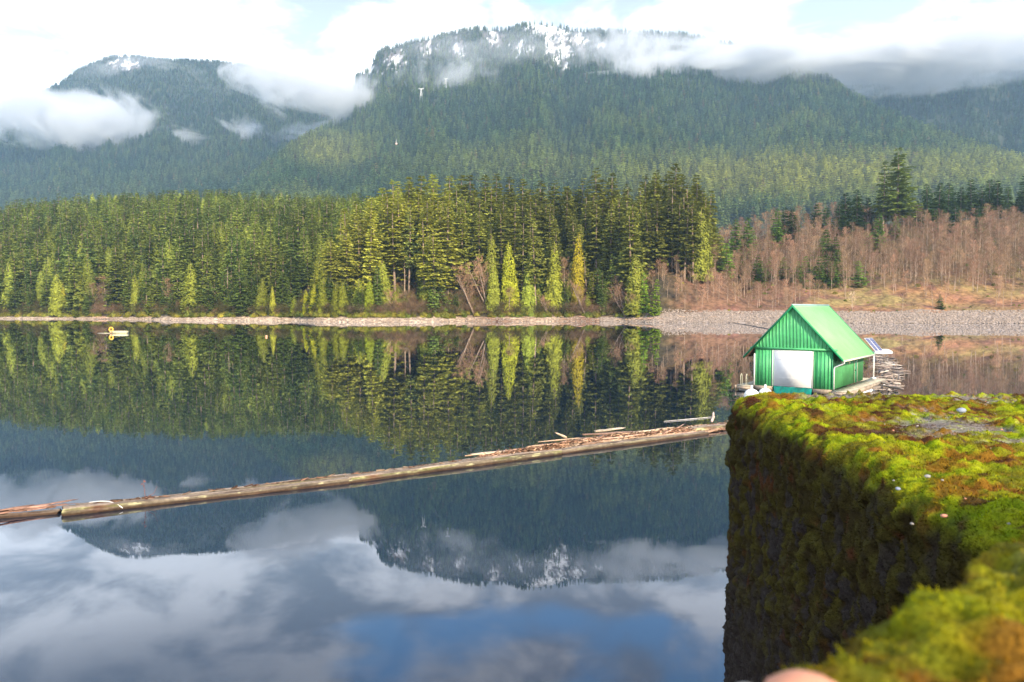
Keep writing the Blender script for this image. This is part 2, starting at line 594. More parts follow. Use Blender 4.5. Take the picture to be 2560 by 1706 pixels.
west = ridge_mountain('mountain', S([(-260, 330), (-60, 260), (60, 235), (150, 196), (205, 158), (270, 132), (300, 131), (400, 141), (480, 141), (560, 151), (640, 168), (700, 185), (780, 205), (860, 240), (1000, 300)]),
                      [(-300, 3300), (300, 3500), (1100, 3300)], (620, [(-300, 1500), (1100, 1500)]), 5, 14,
                      'dark forested mountain with a rounded summit in the left distance',
                      patches=[(300 * K, 160 * K, 42 * K, 16 * K, .75), (352 * K, 235 * K, 8 * K, 5 * K, .6)])
east = ridge_mountain('mountain', S([(1780, 140), (1900, 140), (2000, 142), (2100, 146), (2200, 150), (2300, 150), (2353, 146), (2500, 128), (2750, 120)]),
                      [(1900, 3300), (3000, 2300)], (600, [(1900, 1900), (3000, 1300)]), 5, 24,
                      'dark blue forested slope at the right edge running up into cloud')
snowp = ridge_mountain('mountain', S([(-200, 260), (-60, 205), (-10, 200), (10, 196), (28, 191), (42, 202), (60, 206), (85, 207), (110, 230), (180, 270), (260, 300)]),
                       [(-300, 6200), (400, 6200)], (420, [(-300, 5200), (400, 5200)]), 6, 34,
                       'small bright snow peak above the cloud at the left edge',
                       patches=[(40 * K, 240 * K, 400, 200, 3.0)], step=3, nt=50)
snowp2 = ridge_mountain('mountain', S([(500, 260), (560, 180), (600, 150), (640, 146), (680, 158), (710, 160), (730, 178), (760, 190), (800, 205), (850, 225), (900, 260)]),
                        [(400, 5600), (1100, 5600)], (330, [(400, 4800), (1100, 4800)]), 6, 44,
                        'white snowfield summit between the two forested mountains',
                        patches=[(700 * K, 240 * K, 400, 200, 3.0)], step=4, nt=50)

# ------------------------------------------------------------------ tree builders
def unit(v):
    return v / (np.linalg.norm(v, axis=-1, keepdims=True) + 1e-9)


def sprays(C, D, L, W, up, droop_pts=True, r=None):
    """leaf clusters: pointed diamonds with root C, direction D, length L, width W"""
    side = unit(np.cross(D, up))
    n = len(C)
    a = C
    b = C + D * (L * .45)[:, None] + side * (W * .5)[:, None]
    c = C + D * L[:, None]
    d = C + D * (L * .45)[:, None] - side * (W * .5)[:, None]
    V = np.stack([a, b, c, d], 1).reshape(-1, 3)
    F = np.arange(n * 4).reshape(-1, 4)
    return V, F


def conifer_crown(seed, H=30.0, Rm=4.2, base=0.12, whorls=34, nb=7, ns=7, droop=-0.15, upturn=0.3, sl=1.5, sw=0.75, gap=0.12, power=0.8, tiplen=0.15):
    r = np.random.default_rng(seed)
    Vs, Fs = [], []
    n0 = 0
    asym = r.uniform(0, 6.28)
    bul = r.uniform(0, 6.28, 3)
    zs = np.linspace(base, 0.995, whorls) + r.normal(0, .25 / whorls, whorls)
    for z in zs:
        f = max(0.01, (1 - z) / (1 - base))
        Lz = Rm * (f ** power) * min(1, 0.55 + (z - base) * 4) + tiplen
        Lz *= r.uniform(.78, 1.12) * (1 + .16 * math.sin(z * 11 + bul[0]) + .10 * math.sin(z * 23 + bul[1]))
        k = max(3, int(nb * (0.5 + 0.6 * f)))
        a0 = r.uniform(0, 6.28)
        for j in range(k):
            if r.random() < gap:
                continue
            a = a0 + 6.283 * j / k + r.normal(0, .25)
            L = Lz * r.uniform(.65, 1.15) * (1 + .22 * math.cos(a - asym - z * 3))
            dirh = np.array([math.cos(a), math.sin(a), 0])
            sidev = np.array([-math.sin(a), math.cos(a), 0])
            dr = droop + r.normal(0, .08) + (0.55 * (z - .6) if z > .6 else 0)
            m_ = max(3, int(ns * (0.35 + 0.75 * L / Rm)))
            s = (np.arange(m_) + r.uniform(0, .8, m_)) / m_
            s = 0.12 + 0.88 * s
            C = dirh * (s * L)[:, None]
            C[:, 2] = z * H + dr * s * L + upturn * dr * -1 * (s ** 2) * L * .8
            for sg in (-1, 0, 1):
                ang = sg * r.uniform(.5, 1.1, m_)
                D = dirh * np.cos(ang)[:, None] + sidev * np.sin(ang)[:, None]
                D[:, 2] += dr * .6 + r.normal(-.12, .22, m_)
                D = unit(D)
                l_ = sl * (0.5 + 0.5 * (1 - s * .5)) * r.uniform(.7, 1.2, m_) * (0.45 + .55 * f ** .5)
                w_ = sw * r.uniform(.7, 1.3, m_) * (0.5 + .5 * f ** .5)
                upv = unit(np.stack([r.normal(0, .5, m_), r.normal(0, .5, m_), np.ones(m_)], -1))
                V, F = sprays(C, D, l_, w_, upv)
                Vs.append(V)
                Fs.append(F + n0)
                n0 += len(V)
    return np.concatenate(Vs), np.concatenate(Fs)


def cedar_crown(seed, H=24.0, Rm=3.0, base=0.03, n=3200, power=0.75, sl=1.1, sw=.6):
    """dense cone of drooping sprays with a lumpy surface"""
    r = np.random.default_rng(seed)
    z = base + (1 - base) * (1 - np.sqrt(r.random(n)))
    z = np.clip(z, base, .995)
    a = r.uniform(0, 6.283, n)
    f = (1 - z) / (1 - base)
    lump = 0.72 + 0.5 * vnoise(np.stack([np.cos(a) * 1.6 + 5, np.sin(a) * 1.6 + 5, z * H * .55], -1), 1.3, 50 + seed % 5)
    rad = Rm * np.minimum(f ** power * 1.12, 1.0) * lump * np.sqrt(r.uniform(.35, 1, n)) + .05
    C = np.stack([np.cos(a) * rad, np.sin(a) * rad, z * H + r.normal(0, .1, n)], -1)
    D = np.stack([np.cos(a) * .55, np.sin(a) * .55, np.full(n, -.75)], -1) + r.normal(0, .25, (n, 3))
    D = unit(D)
    up = unit(np.stack([np.cos(a), np.sin(a), np.full(n, .6)], -1) + r.normal(0, .35, (n, 3)))
    k = (.45 + .55 * f ** .4)
    V, F = sprays(C, D, sl * r.uniform(.6, 1.2, n) * k, sw * r.uniform(.7, 1.3, n) * k, up)
    # leader
    V2, F2 = sprays(np.array([[0, 0, H * .97]]), np.array([[0, 0, 1.0]]), np.array([H * .04]), np.array([.15]), np.array([[0, 1.0, 0]]))
    return np.concatenate([V, V2]), np.concatenate([F, F2 + len(V)])


def trunk_mesh(name, H, r0, mat, n=7, lean=0.0, seed=0):
    r = np.random.default_rng(seed)
    k = 9
    z = np.linspace(-1.5, H * .97, k)
    pts = np.stack([np.cumsum(r.normal(0, .04, k)), np.cumsum(r.normal(0, .04, k)), z], -1)
    pts[:, :2] -= pts[1, :2]
    rad = r0 * (1 - np.clip(z / H, 0, 1)) ** .8 + .03
    return MB().tube(pts, rad, n).mesh(name, mat, True)


def alder(seed, H=15.0, spread=5.0, lean=(0, 0), nl=30, sub=7, tw=9, trunks=1, tr=0.13, low=.26, tww=.036):
    """bare tree: pale trunk with limbs, and a haze of fine twigs"""
    r = np.random.default_rng(seed)
    mb = MB()
    TW = []
    for q in range(trunks):
        off = np.array([r.normal(0, .5), r.normal(0, .5), 0]) * (trunks > 1)
        ln = np.array([lean[0] + (r.normal(0, .12) if trunks > 1 else r.normal(0, .03)), lean[1] + r.normal(0, .03)])
        hh_ = H * r.uniform(.8, 1) if q else H
        k = 9
        s = np.linspace(-.07, 1, k)
        pts = np.stack([off[0] + ln[0] * hh_ * s + np.cumsum(r.normal(0, .05, k)), off[1] + ln[1] * hh_ * s + np.cumsum(r.normal(0, .05, k)), s * hh_], -1)
        mb.tube(pts, tr * (1 - np.clip(s, 0, 1)) ** .7 + .02, 6)
        for i in range(nl // trunks):
            f = low + (1 - low) * ((i + r.random()) / (nl // trunks)) ** .9
            p0 = np.array([np.interp(f, s, pts[:, c]) for c in range(3)])
            a = r.uniform(0, 6.283)
            L = spread * (1 - f) ** .55 * r.uniform(.7, 1.15) * (0.7 + .6 * min(1, (f - low) * 3)) + .5
            el = r.uniform(.7, 1.15)
            dv = np.array([math.cos(a) * math.cos(el), math.sin(a) * math.cos(el), math.sin(el)])
            m_ = 4
            ss = np.linspace(0, 1, m_)
            lp = p0 + dv * (ss * L)[:, None] + np.array([0, 0, 1]) * (ss ** 2 * L * .15)[:, None]
            mb.tube(lp, np.linspace(tr * .30 * (1.1 - f), .012, m_), 3, False)
            for j in range(sub):
                g = r.uniform(.15, 1)
                p1 = lp[0] * (1 - g) + lp[-1] * g
                d1 = unit(dv + r.normal(0, .45, 3) + np.array([0, 0, .15]))
                l1 = L * r.uniform(.3, .6) * (1.1 - g * .4)
                TW.append((p1, d1, l1, tww * 1.2))
                for w_ in range(tw):
                    g2 = r.uniform(.1, 1)
                    d2 = unit(d1 + r.normal(0, .55, 3) + np.array([0, 0, .2]))
                    TW.append((p1 + d1 * l1 * g2, d2, r.uniform(.35, .95), tww))
    C = np.array([t_[0] for t_ in TW])
    D = np.array([t_[1] for t_ in TW])
    L = np.array([t_[2] for t_ in TW])
    W = np.array([t_[3] for t_ in TW])
    sd_ = unit(np.cross(D, unit(np.random.default_rng(seed).normal(0, 1, C.shape))))
    V = np.stack([C - sd_ * W[:, None] * .5, C + sd_ * W[:, None] * .5, C + D * L[:, None]], 1).reshape(-1, 3)
    return mb, V, np.arange(len(V)).reshape(-1, 3)


CON = {}      # kind -> list of (height, crown mesh, trunk mesh)


def reg(kind, H, VF, r0, seed):
    V, F = VF
    CON.setdefault(kind, []).append((H, mesh_np('crown', V, F, M['fol_obj']), trunk_mesh('trunk', H, r0, M['bark'], seed=seed), V, F))


for k in range(7):
    reg('fir', 34.0, conifer_crown(100 + k, 34, 4.9, .08, 34, 8, 7, -.2, .35, 1.8, .95, .10, .56), .42, k)
for k in range(3):
    reg('sparse_fir', 38.0, conifer_crown(120 + k, 38, 4.8, .33, 25, 7, 7, -.22, .5, 1.8, .95, .2, .52), .45, 10 + k)
for k in range(3):
    reg('spruce', 14.0, conifer_crown(140 + k, 14, 3.0, .03, 24, 9, 6, -.05, .2, 1.05, .6, .08, .72), .2, 20 + k)
for k in range(3):
    reg('cedar', 24.0, cedar_crown(160 + k, 24, 3.3, .02, 3800, power=.6), .35, 30 + k)
reg('narrow_cedar', 27.0, cedar_crown(170, 27, 2.3, .02, 3400, power=.42), .35, 40)
reg('big_fir', 44.0, conifer_crown(181, 44, 6.6, .22, 34, 9, 9, -.12, .5, 2.2, 1.1, .2, .55), .6, 41)
reg('big_fir', 44.0, conifer_crown(183, 44, 5.4, .3, 27, 8, 8, -.15, .5, 2.0, 1.0, .3, .5), .55, 42)
ALD = {}
for kind, n_, kw in (('alder', 5, dict()), ('leaning_alder', 3, dict(H=13, spread=4.6, lean=(-.38, 0), trunks=3, nl=42, low=.15, tr=.15)),
                     ('snag', 3, dict(H=22, spread=1.6, nl=26, sub=3, tw=2, tr=.26, low=.25)),
                    ('small_alder', 3, dict(H=8, spread=3.0, nl=24, sub=6, tw=6, tr=.08, low=.12))):
    for k in range(n_):
        mb, V, F = alder(300 + k * 7 + len(kind), **kw)
        ALD.setdefault(kind, []).append((kw.get('H', 15.0), mesh_np('crown', V, F, M['twig_obj']), mb.mesh('trunk', M['alder_bark']), V, F))


# ------------------------------------------------------------------ scatter for countless far trees, rocks and brush
def hidden_proto(name, me):
    return bpy.data.objects.new(name, me)


def scatter(name, pts, scl, rot, idx, tint, protos, label, kindname='forest', tilt=None, kind='stuff', cat=None):
    c = bpy.data.collections.new(name + '_kinds')
    for i, me in enumerate(protos):
        c.objects.link(hidden_proto('%s_kind_%02d' % (name, i), me))
    me = bpy.data.meshes.new(name)
    n = len(pts)
    me.vertices.add(n)
    me.vertices.foreach_set('co', np.asarray(pts, np.float32).ravel())

    def fa(nm, typ, arr, prop='value'):
        a = me.attributes.new(nm, typ, 'POINT')
        a.data.foreach_set(prop, np.asarray(arr).ravel())
    fa('scl', 'FLOAT_VECTOR', np.asarray(scl, np.float32), 'vector')
    rv = np.zeros((n, 3), np.float32)
    if tilt is not None:
        rv[:, :2] = tilt
    rv[:, 2] = rot
    fa('rot', 'FLOAT_VECTOR', rv, 'vector')
    fa('idx', 'INT', np.asarray(idx, np.int32))
    tc = np.ones((n, 4), np.float32)
    tc[:, :3] = tint
    fa('tint', 'FLOAT_COLOR', tc, 'color')
    me.update()
    o = link(name, me)
    ng = bpy.data.node_groups.new(name + '_scatter', 'GeometryNodeTree')
    ng.interface.new_socket('Geometry', in_out='INPUT', socket_type='NodeSocketGeometry')
    ng.interface.new_socket('Geometry', in_out='OUTPUT', socket_type='NodeSocketGeometry')
    g = NT(ng)
    gi = g.n('NodeGroupInput')
    ci = g.n('GeometryNodeCollectionInfo', {'Collection': c, 'Separate Children': True, 'Reset Children': True})
    ar = g.n('GeometryNodeInputNamedAttribute', {'Name': 'rot'}, data_type='FLOAT_VECTOR').outputs[0]
    asz = g.n('GeometryNodeInputNamedAttribute', {'Name': 'scl'}, data_type='FLOAT_VECTOR').outputs[0]
    ai = g.n('GeometryNodeInputNamedAttribute', {'Name': 'idx'}, data_type='INT').outputs[0]
    ip = g.n('GeometryNodeInstanceOnPoints', {'Points': gi.outputs[0], 'Instance': ci.outputs[0], 'Pick Instance': True, 'Instance Index': ai, 'Rotation': ar, 'Scale': asz})
    g.n('NodeGroupOutput', {0: ip.outputs[0]})
    md = o.modifiers.new('scatter', 'NODES')
    md.node_group = ng
    tag(o, label, None, None, kind)
    if cat:
        o['category'] = cat
    return o


# ------------------------------------------------------------------ near forest: candidates
SKY = S([(-60, 478), (0, 470), (60, 455), (100, 449), (200, 446), (300, 439), (400, 436), (500, 434), (600, 440), (700, 445), (790, 448), (850, 440), (925, 405)])
CEN = S([(690, 705), (705, 690), (725, 610), (745, 560), (790, 478), (850, 448), (905, 413), (1000, 401), (1060, 399), (1110, 403), (1150, 400), (1195, 412), (1240, 415), (1280, 418),
         (1330, 412), (1370, 388), (1400, 398), (1450, 420), (1490, 398), (1540, 377), (1562, 408), (1600, 404), (1625, 440), (1632, 480)])

IND, STF = [], []     # dict(x,y,z,h,kind,var,tint,px)


def tint_pick(zone, dep, ylow, r):
    """own leaf colour of a tree: blue-green firs, yellow-green cedars near the water"""
    dark_ = np.array([.062, .084, .028])
    mid = np.array([.125, .138, .036])
    yel = np.array([.215, .225, .028])
    t_ = r.random()
    if zone == 'left':
        c = dark_ * (1 - t_) + mid * t_
    elif zone == 'centre':
        c = mid * (1 - t_ * .6) + np.array([.14, .16, .045]) * t_ * .6
    else:
        c = np.array([.045, .078, .026]) * (1 - t_) + np.array([.07, .1, .03]) * t_
    return c * r.uniform(.85, 1.15)


def cand(px, y, h, kind, tint, fixed=False, zone='', top=None, label=None, sx=1.0, cat='tree', group=None):
    z = float(ground(px, y))
    u = (px - 1280) / FPX
    pool = (CON.get(kind) or ALD.get(kind))
    return dict(px=px, x=u * y, y=y, z=z, h=h, kind=kind, var=int(rng.integers(len(pool))), tint=np.array(tint), zone=zone, fixed=fixed, label=label, sx=sx, cat=cat, group=group, rot=rng.uniform(0, 6.283))


def top_h(px, py, y):
    """height a tree standing at (px, y) needs so that its tip reaches image row py"""
    _, v = uv_of(px, py)
    return CAMH + float(v) * y - float(ground(px, y))


trees = []
# left hill
for y in np.arange(366, 742, 9.0):
    for px0 in np.arange(-70, 1010, 9.4 / y * FPX):
        px = px0 + rng.uniform(-.5, .5) * 9.4 / y * FPX
        yy = y + rng.uniform(-4, 4)
        d = yy - float(shore(px))
        if d < 8 or (px > 745 and yy < 395):
            continue
        h = rng.uniform(22, 40) * (.85 if d < 14 else 1)
        if d < 16 and rng.random() < .34:
            kind = 'cedar' if rng.random() < .6 else 'spruce'
            h = rng.uniform(8, 19)
            tint = np.array([.105, .12, .022]) * rng.uniform(.6, 1.15)
        elif rng.random() < .17:
            kind = 'cedar'
            h *= .8
            tint = np.array([.11, .125, .028]) * rng.uniform(.6, 1.1)
        else:
            kind = 'fir' if rng.random() < .75 else 'sparse_fir'
            tint = tint_pick('left', d, 0, rng)
        # hollow with bare brush above the yellow float
        if 225 < px < 300 and d < 60 and rng.random() < .75:
            continue
        mh = top_h(px, np.interp(px, *zip(*SKY)) + rng.uniform(-3, 26), yy)
        h = min(h, mh)
        if h < 6:
            continue
        tint = tint * (.8 + .55 * float(vnoise(np.array([px * .012, yy * .03, 2.0]), 1.0, 71)))
        trees.append(cand(px, yy, h, kind, tint * np.array([.88, .95, .95]), zone='left', sx=rng.uniform(1.0, 1.5)))
# middle peninsula
for y in np.arange(330, 425, 6.5):
    for px0 in np.arange(755, 1775, 7.2 / y * FPX):
        px = px0 + rng.uniform(-.45, .45) * 7.2 / y * FPX
        yy = y + rng.uniform(-3, 3)
        d = yy - float(shore(px))
        if d < 9:
            continue
        right_edge = px > 1600
        if right_edge and d < 34:
            continue
        if 1130 < px < 1250 and d < 20:
            continue
        front = d < 22
        if front and rng.random() < .5:
            kind = 'cedar' if rng.random() < .5 else 'spruce'
            h = rng.uniform(9, 22)
            tint = np.array([.105, .12, .02]) * rng.uniform(.7, 1.15)
        elif rng.random() < .16:
            kind = 'cedar'
            h = rng.uniform(26, 34)
            tint = np.array([.10, .112, .024]) * rng.uniform(.8, 1.1)
        else:
            kind = 'fir' if rng.random() < .62 else 'sparse_fir'
            h = rng.uniform(33, 46)
            tint = tint_pick('centre', d, 0, rng)
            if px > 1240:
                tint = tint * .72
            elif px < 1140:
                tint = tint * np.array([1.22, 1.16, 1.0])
        mh = top_h(px, np.interp(px, *zip(*CEN)) + rng.uniform(4, 60), yy)
        h = min(h, mh)
        if h < 5:
            continue
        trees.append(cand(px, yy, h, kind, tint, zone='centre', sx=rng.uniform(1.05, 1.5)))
# trees standing right behind the bank
for a0, a1, st, z_, hs in ((-60, 735, 15, 'left', (9, 27)), (762, 1575, 13, 'centre', (8, 25))):
    for px0 in np.arange(a0, a1, st):
        px = px0 + rng.uniform(-7, 7)
        if (965 < px < 1050 or 1150 < px < 1240) and rng.random() < .85:
            continue
        if 232 < px < 292 or rng.random() < .1:
            continue
        d = rng.uniform(8, 17)
        yy = float(shore(px)) + d
        h = rng.uniform(*hs)
        q = rng.random()
        kind = 'fir' if q < .5 else ('spruce' if q < .72 else 'cedar')
        if kind == 'spruce':
            h = min(h, 17)
        tint = (np.array([.07, .10, .03]) if q < .72 else np.array([.095, .11, .022])) * rng.uniform(.75, 1.25)
        h = min(h, top_h(px, np.interp(px, *zip(*(SKY if z_ == 'left' else CEN))) + 10, yy))
        if h > 4:
            trees.append(cand(px, yy, h, kind, tint, zone=z_, sx=rng.uniform(1, 1.35)))
# skyline trees that shape the outline of the peninsula
for (x_, y_) in [(795, 480), (822, 462), (850, 450), (880, 428), (905, 412), (935, 405), (962, 400), (1000, 401), (1035, 404), (1060, 399), (1085, 400), (1112, 403), (1138, 400), (1170, 408), (1205, 412),
                 (1240, 416), (1275, 418), (1300, 428), (1333, 412), (1372, 388), (1400, 398), (1440, 424), (1478, 402), (1505, 392), (1541, 376), (1562, 402), (1600, 403), (1622, 438)]:
    px = x_ * K
    yy = float(shore(px)) + rng.uniform(58, 72)
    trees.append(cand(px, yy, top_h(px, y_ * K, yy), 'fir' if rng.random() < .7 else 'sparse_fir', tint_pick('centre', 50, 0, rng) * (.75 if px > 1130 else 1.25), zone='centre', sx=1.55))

# named front trees (image column of the tip, row of the tip, depth behind the shoreline)
YG = (.135, .15, .018)
FG = 'yellow-green cedars on the peninsula shore'
for x_, y_, d, kind, tint, sx, lab in [
    (1172, 552, 12, 'cedar', YG, 1.0, 'bright yellow-green cedar on the peninsula shore, left one of the close front pair'),
    (1212, 578, 11, 'cedar', (.12, .15, .03), .9, 'green-yellow cedar on the peninsula shore, right one of the close front pair'),
    (1273, 555, 12, 'cedar', (.115, .13, .024), 1.1, 'broad yellow-green cedar between the front pair and the tall narrow cedar'),
    (1325, 533, 13, 'narrow_cedar', (.17, .15, .018), 1.0, 'tall narrow golden-green cedar rising from the middle of the peninsula shore'),
    (848, 640, 10, 'cedar', (.12, .15, .02), 1.1, 'small cone-shaped yellow-green cedar by the brown slide on the peninsula'),
    (705, 664, 9, 'cedar', (.15, .16, .016), .9, 'small bright yellow cedar at the left tip of the peninsula'),
    (722, 650, 10, 'cedar', (.14, .15, .016), 1.0, 'bright yellow cedar second from the left tip of the peninsula'),
    (1480, 628, 10, 'spruce', (.085, .135, .02), .9, 'bright green young fir where the forest meets the bare alders, left of two'),
    (1507, 640, 9, 'spruce', (.10, .15, .02), .9, 'bright green young fir where the forest meets the bare alders, right of two'),
    (1405, 585, 14, 'fir', (.13, .16, .045), .9, 'light green layered fir on the peninsula shore right of the golden cedar'),
    (1430, 560, 22, 'cedar', (.085, .1, .03), 1.0, 'tall dull olive cedar behind the light green layered fir'),
    (940, 470, 24, 'sparse_fir', (.12, .145, .05), .95, 'tall pale fir with a long bare trunk above the brown slide'),
    (1030, 570, 20, 'sparse_fir', (.11, .135, .05), .9, 'pale fir with bare lower trunk right of the brown slide'),
    (147, 648, 10, 'cedar', (.15, .15, .025), .8, 'small yellow cedar alone at the waterline in the left bay'),
    (175, 700, 4, 'spruce', (.14, .17, .03), 1.3, 'little rounded green bush-like fir leaning over the left waterline'),
    (628, 655, 9, 'cedar', (.14, .15, .025), .7, 'small narrow yellow-green cedar at the left shore near the bay corner'),
]:
    px = x_ * K
    yy = float(shore(px)) + d
    trees.append(cand(px, yy, top_h(px, y_ * K, yy), kind, tint, True, 'front', label=lab, sx=sx))
NMD = [(t_['px'], t_['y'], t_['h'] * .13 * t_['sx'] / t_['y'] * FPX) for t_ in trees if t_['fixed']]
trees = [t_ for t_ in trees if t_['fixed'] or not any(abs(t_['px'] - a) < c + 2 and t_['y'] < b + 1 for a, b, c in NMD)]
# right bank conifers
RC = [  # x, y_top, y_base (2353 px rows), depth behind shoreline
    (1872, 470, 150, 9), (1895, 478, 148, 9), (1938, 425, 150, 10), (1965, 425, 152, 10), (1925, 465, 146, 9), (1990, 455, 155, 9),
    (2015, 450, 158, 9), (2100, 462, 160, 9), (2125, 420, 165, 11), (2150, 415, 164, 12), (2172, 412, 168, 12), (2200, 430, 165, 10),
    (2225, 402, 170, 12), (2250, 428, 168, 10), (2265, 402, 170, 12), (2285, 415, 168, 12), (2310, 430, 170, 10), (2345, 400, 165, 12), (2080, 450, 160, 9), (2330, 455, 166, 9),
    (1655, 545, 70, 9), (1668, 560, 60, 9), (1700, 590, 72, 8), (1640, 470, 118, 11), (1685, 470, 112, 9), (1715, 480, 112, 9), (1780, 480, 130, 8),
    (1800, 590, 62, 9), (1829, 600, 52, 8), (1850, 590, 54, 9), (1885, 545, 92, 9), (1895, 528, 96, 9), (1915, 545, 90, 9), (1900, 585, 50, 10), (1880, 590, 48, 9), (1870, 610, 46, 8), (1925, 575, 60, 10), (1912, 600, 46, 8),
    (1850, 640, 42, 6), (1972, 600, 46, 8), (1735, 585, 60, 8), (1745, 600, 52, 8), (1765, 590, 66, 8), (2012, 490, 110, 8), (1820, 480, 138, 7), (2053, 500, 130, 8), (2140, 480, 140, 8),
    (1560, 470, 70, 11), (1580, 520, 60, 9), (2190, 470, 140, 8), (2240, 480, 140, 8), (1800, 478, 140, 8)]
for i, (x_, yt, d, wdt) in enumerate(RC):
    px = x_ * K
    yy = float(shore(px)) + d + 14
    h = top_h(px, yt * K, yy)
    if h < 3:
        continue
    h = min(h, 26)
    up_ = d > 130
    tint = np.array([.034, .058, .02]) * rng.uniform(.8, 1.3) if up_ else np.array([.06, .10, .024]) * rng.uniform(.7, 1.4)
    trees.append(cand(px, yy, h, 'spruce' if h < 20 else 'fir', tint, True, 'right', sx=1.75 if up_ else 1.5))
px = 2161 * K
trees.append(cand(px, float(shore(px)) + 17, 6.5, 'spruce', (.04, .075, .025), True, 'right', label='dark squat spruce standing alone above the stony bank right of the boathouse roof', sx=1.25))
for x_, yt, var_, sx, lab in [(2056, 340, 0, 1.5, 'tallest broad-crowned fir standing above the bare alders on the right hill'), (2024, 368, 1, 1.15, 'thinner tall fir with a bare trunk touching the tallest broad-crowned fir')]:
    px = x_ * K
    yy = float(shore(px)) + 158
    c_ = cand(px, yy, top_h(px, yt * K, yy), 'big_fir', (.075, .1, .028), True, 'right', label=lab, sx=sx)
    c_['var'] = var_
    trees.append(c_)

# ---- bare trees
ald = []
for x_, yt, d, kind, sx, flip, lab in [
    (1090, 605, 10, 'leaning_alder', 1.15, 0, 'large bare leaning alder clump hanging over the dark hollow of the peninsula shore'),
    (1122, 598, 14, 'leaning_alder', 1.0, 0, 'tall bare leaning alder clump just left of the yellow-green cedar pair'),
    (1300, 600, 12, 'alder', .9, 0, 'bare brown alder leaning between the broad cedar and the golden cedar'),
    (1345, 650, 8, 'leaning_alder', 1.0, 0, 'bare leaning alder right of the golden cedar'),
    (1262, 682, 7, 'leaning_alder', 1.0, 0, 'small bare bush leaning over the shore below the broad cedar'),
    (1170, 668, 8, 'small_alder', 1.2, 0, 'low bare bush below the yellow-green cedar pair'),
    (1418, 640, 9, 'alder', 1.1, 0, 'bare brown alder under the layered light green fir'),
    (1440, 655, 8, 'leaning_alder', 1.2, 0, 'wide bare alder clump leaning left beside the bright green young firs'),
    (1465, 668, 8, 'leaning_alder', 1.0, 0, 'low bare alder clump at the water just left of the bright green young firs'),
    (915, 668, 9, 'leaning_alder', 1.1, 0, 'bare thicket on the pale brown slide of the peninsula'),
    (248, 640, 12, 'alder', 1.5, 0, 'round bare brown tree in the hollow above the yellow float'),
    (215, 655, 12, 'alder', 1.3, 0, 'bare brown tree at the left of the hollow above the yellow float'),
    (385, 645, 14, 'alder', 1.1, 0, 'bare greyish tree on the left shore between dark firs')]:
    px = x_ * K
    yy = float(shore(px)) + d
    h = top_h(px, yt * K, yy)
    ald.append(cand(px, yy, h, kind, np.array([.30, .20, .125]) * rng.uniform(.85, 1.15), True, 'front', label=lab, sx=sx))
    ald[-1]['rot'] = rng.uniform(-.4, .4)
for k_ in range(16):
    px = rng.uniform(0, 1600)
    yy = float(shore(px)) + rng.uniform(12, 40)
    h = min(rng.uniform(14, 27), top_h(px, np.interp(px, *zip(*(SKY if px < 750 else CEN))) + 25, yy))
    if h > 8:
        ald.append(cand(px, yy, h, 'snag', np.array([.26, .21, .17]), True, 'front'))
px = 2130
ald.append(cand(px, float(shore(px)) + 16, 7.5, 'small_alder', (.55, .45, .33), True, 'right', label='small whitish bare tree alone on the grass slope above the boathouse roof'))
RCP = [(t_['px'], t_['y'], t_['h'] * .16 / t_['y'] * FPX) for t_ in trees if t_['zone'] == 'right']
for y in np.arange(314, 505, 5.9):
    for px0 in np.arange(1600, 2640, 6.2 / y * FPX):
        px = px0 + rng.uniform(-.45, .45) * 5.8 / y * FPX
        yy = y + rng.uniform(-2.8, 2.8)
        d = yy - float(shore(px))
        if d < 15 or (px < 1720 and d > 40 and rng.random() < .5) or d > 178:
            continue
        if any(abs(px - a) < c and 0 < b - yy < 26 for a, b, c in RCP) and rng.random() < .8:
            continue
        # open grass by the track
        dens = 1.0 if d > 48 else (.14 if px > 2080 else 1.0)
        if 1960 < px < 2080 and d < 30:
            dens = .35
        if 2130 < px < 2200 and d < 70:
            dens *= .3
        if rng.random() > dens:
            continue
        h = rng.uniform(10.5, 16.5) if d > 50 else rng.uniform(6, 11)
        mh = top_h(px, np.interp(px, [1600, 1700, 1800, 1960, 2050, 2100, 2300, 2600], [520, 530, 505, 490, 480, 500, 505, 520]) + rng.uniform(0, 25), yy)
        h = min(h, mh)
        if h < 4:
            continue
        c0 = (np.array([.25, .158, .105]) if rng.random() < .5 else np.array([.25, .178, .108])) * (1.2 if d < 50 else 1)
        ald.append(cand(px, yy, h, 'alder' if h > 9 else 'small_alder', c0 * rng.uniform(.5, 1.35), zone='right', sx=rng.uniform(.85, 1.2)))


def pick_visible(lst, nmax):
    """the trees that show largest in the photograph"""
    prof = np.full(4000, -9.0)
    for t_ in sorted(lst, key=lambda q: q['y']):
        half = max(2, t_['h'] * .11 * t_['sx'] / t_['y'] * FPX)
        a, b = int(t_['px'] - half) + 1000, int(t_['px'] + half) + 1001
        a, b = max(a, 0), min(b, 3999)
        topv = (t_['z'] + t_['h'] - CAMH) / t_['y']
        basev = (t_['z'] - CAMH) / t_['y']
        if b <= a + 1:
            t_['vis'] = 0
            continue
        xs = np.abs(np.linspace(-1, 1, b - a))
        shp = basev + (topv - basev) * (1 - xs * .85)
        vis = np.maximum(shp - np.maximum(prof[a:b], basev), 0).sum() * FPX
        inside = -30 < t_['px'] < 2590
        t_['vis'] = vis * inside + (1e6 if t_['fixed'] else 0)
        prof[a:b] = np.maximum(prof[a:b], shp)
    lst.sort(key=lambda q: -q['vis'])
    return lst[:nmax], lst[nmax:]


ind_t, stf_t = pick_visible(trees, 300)
ind_a, stf_a = pick_visible(ald, 290)

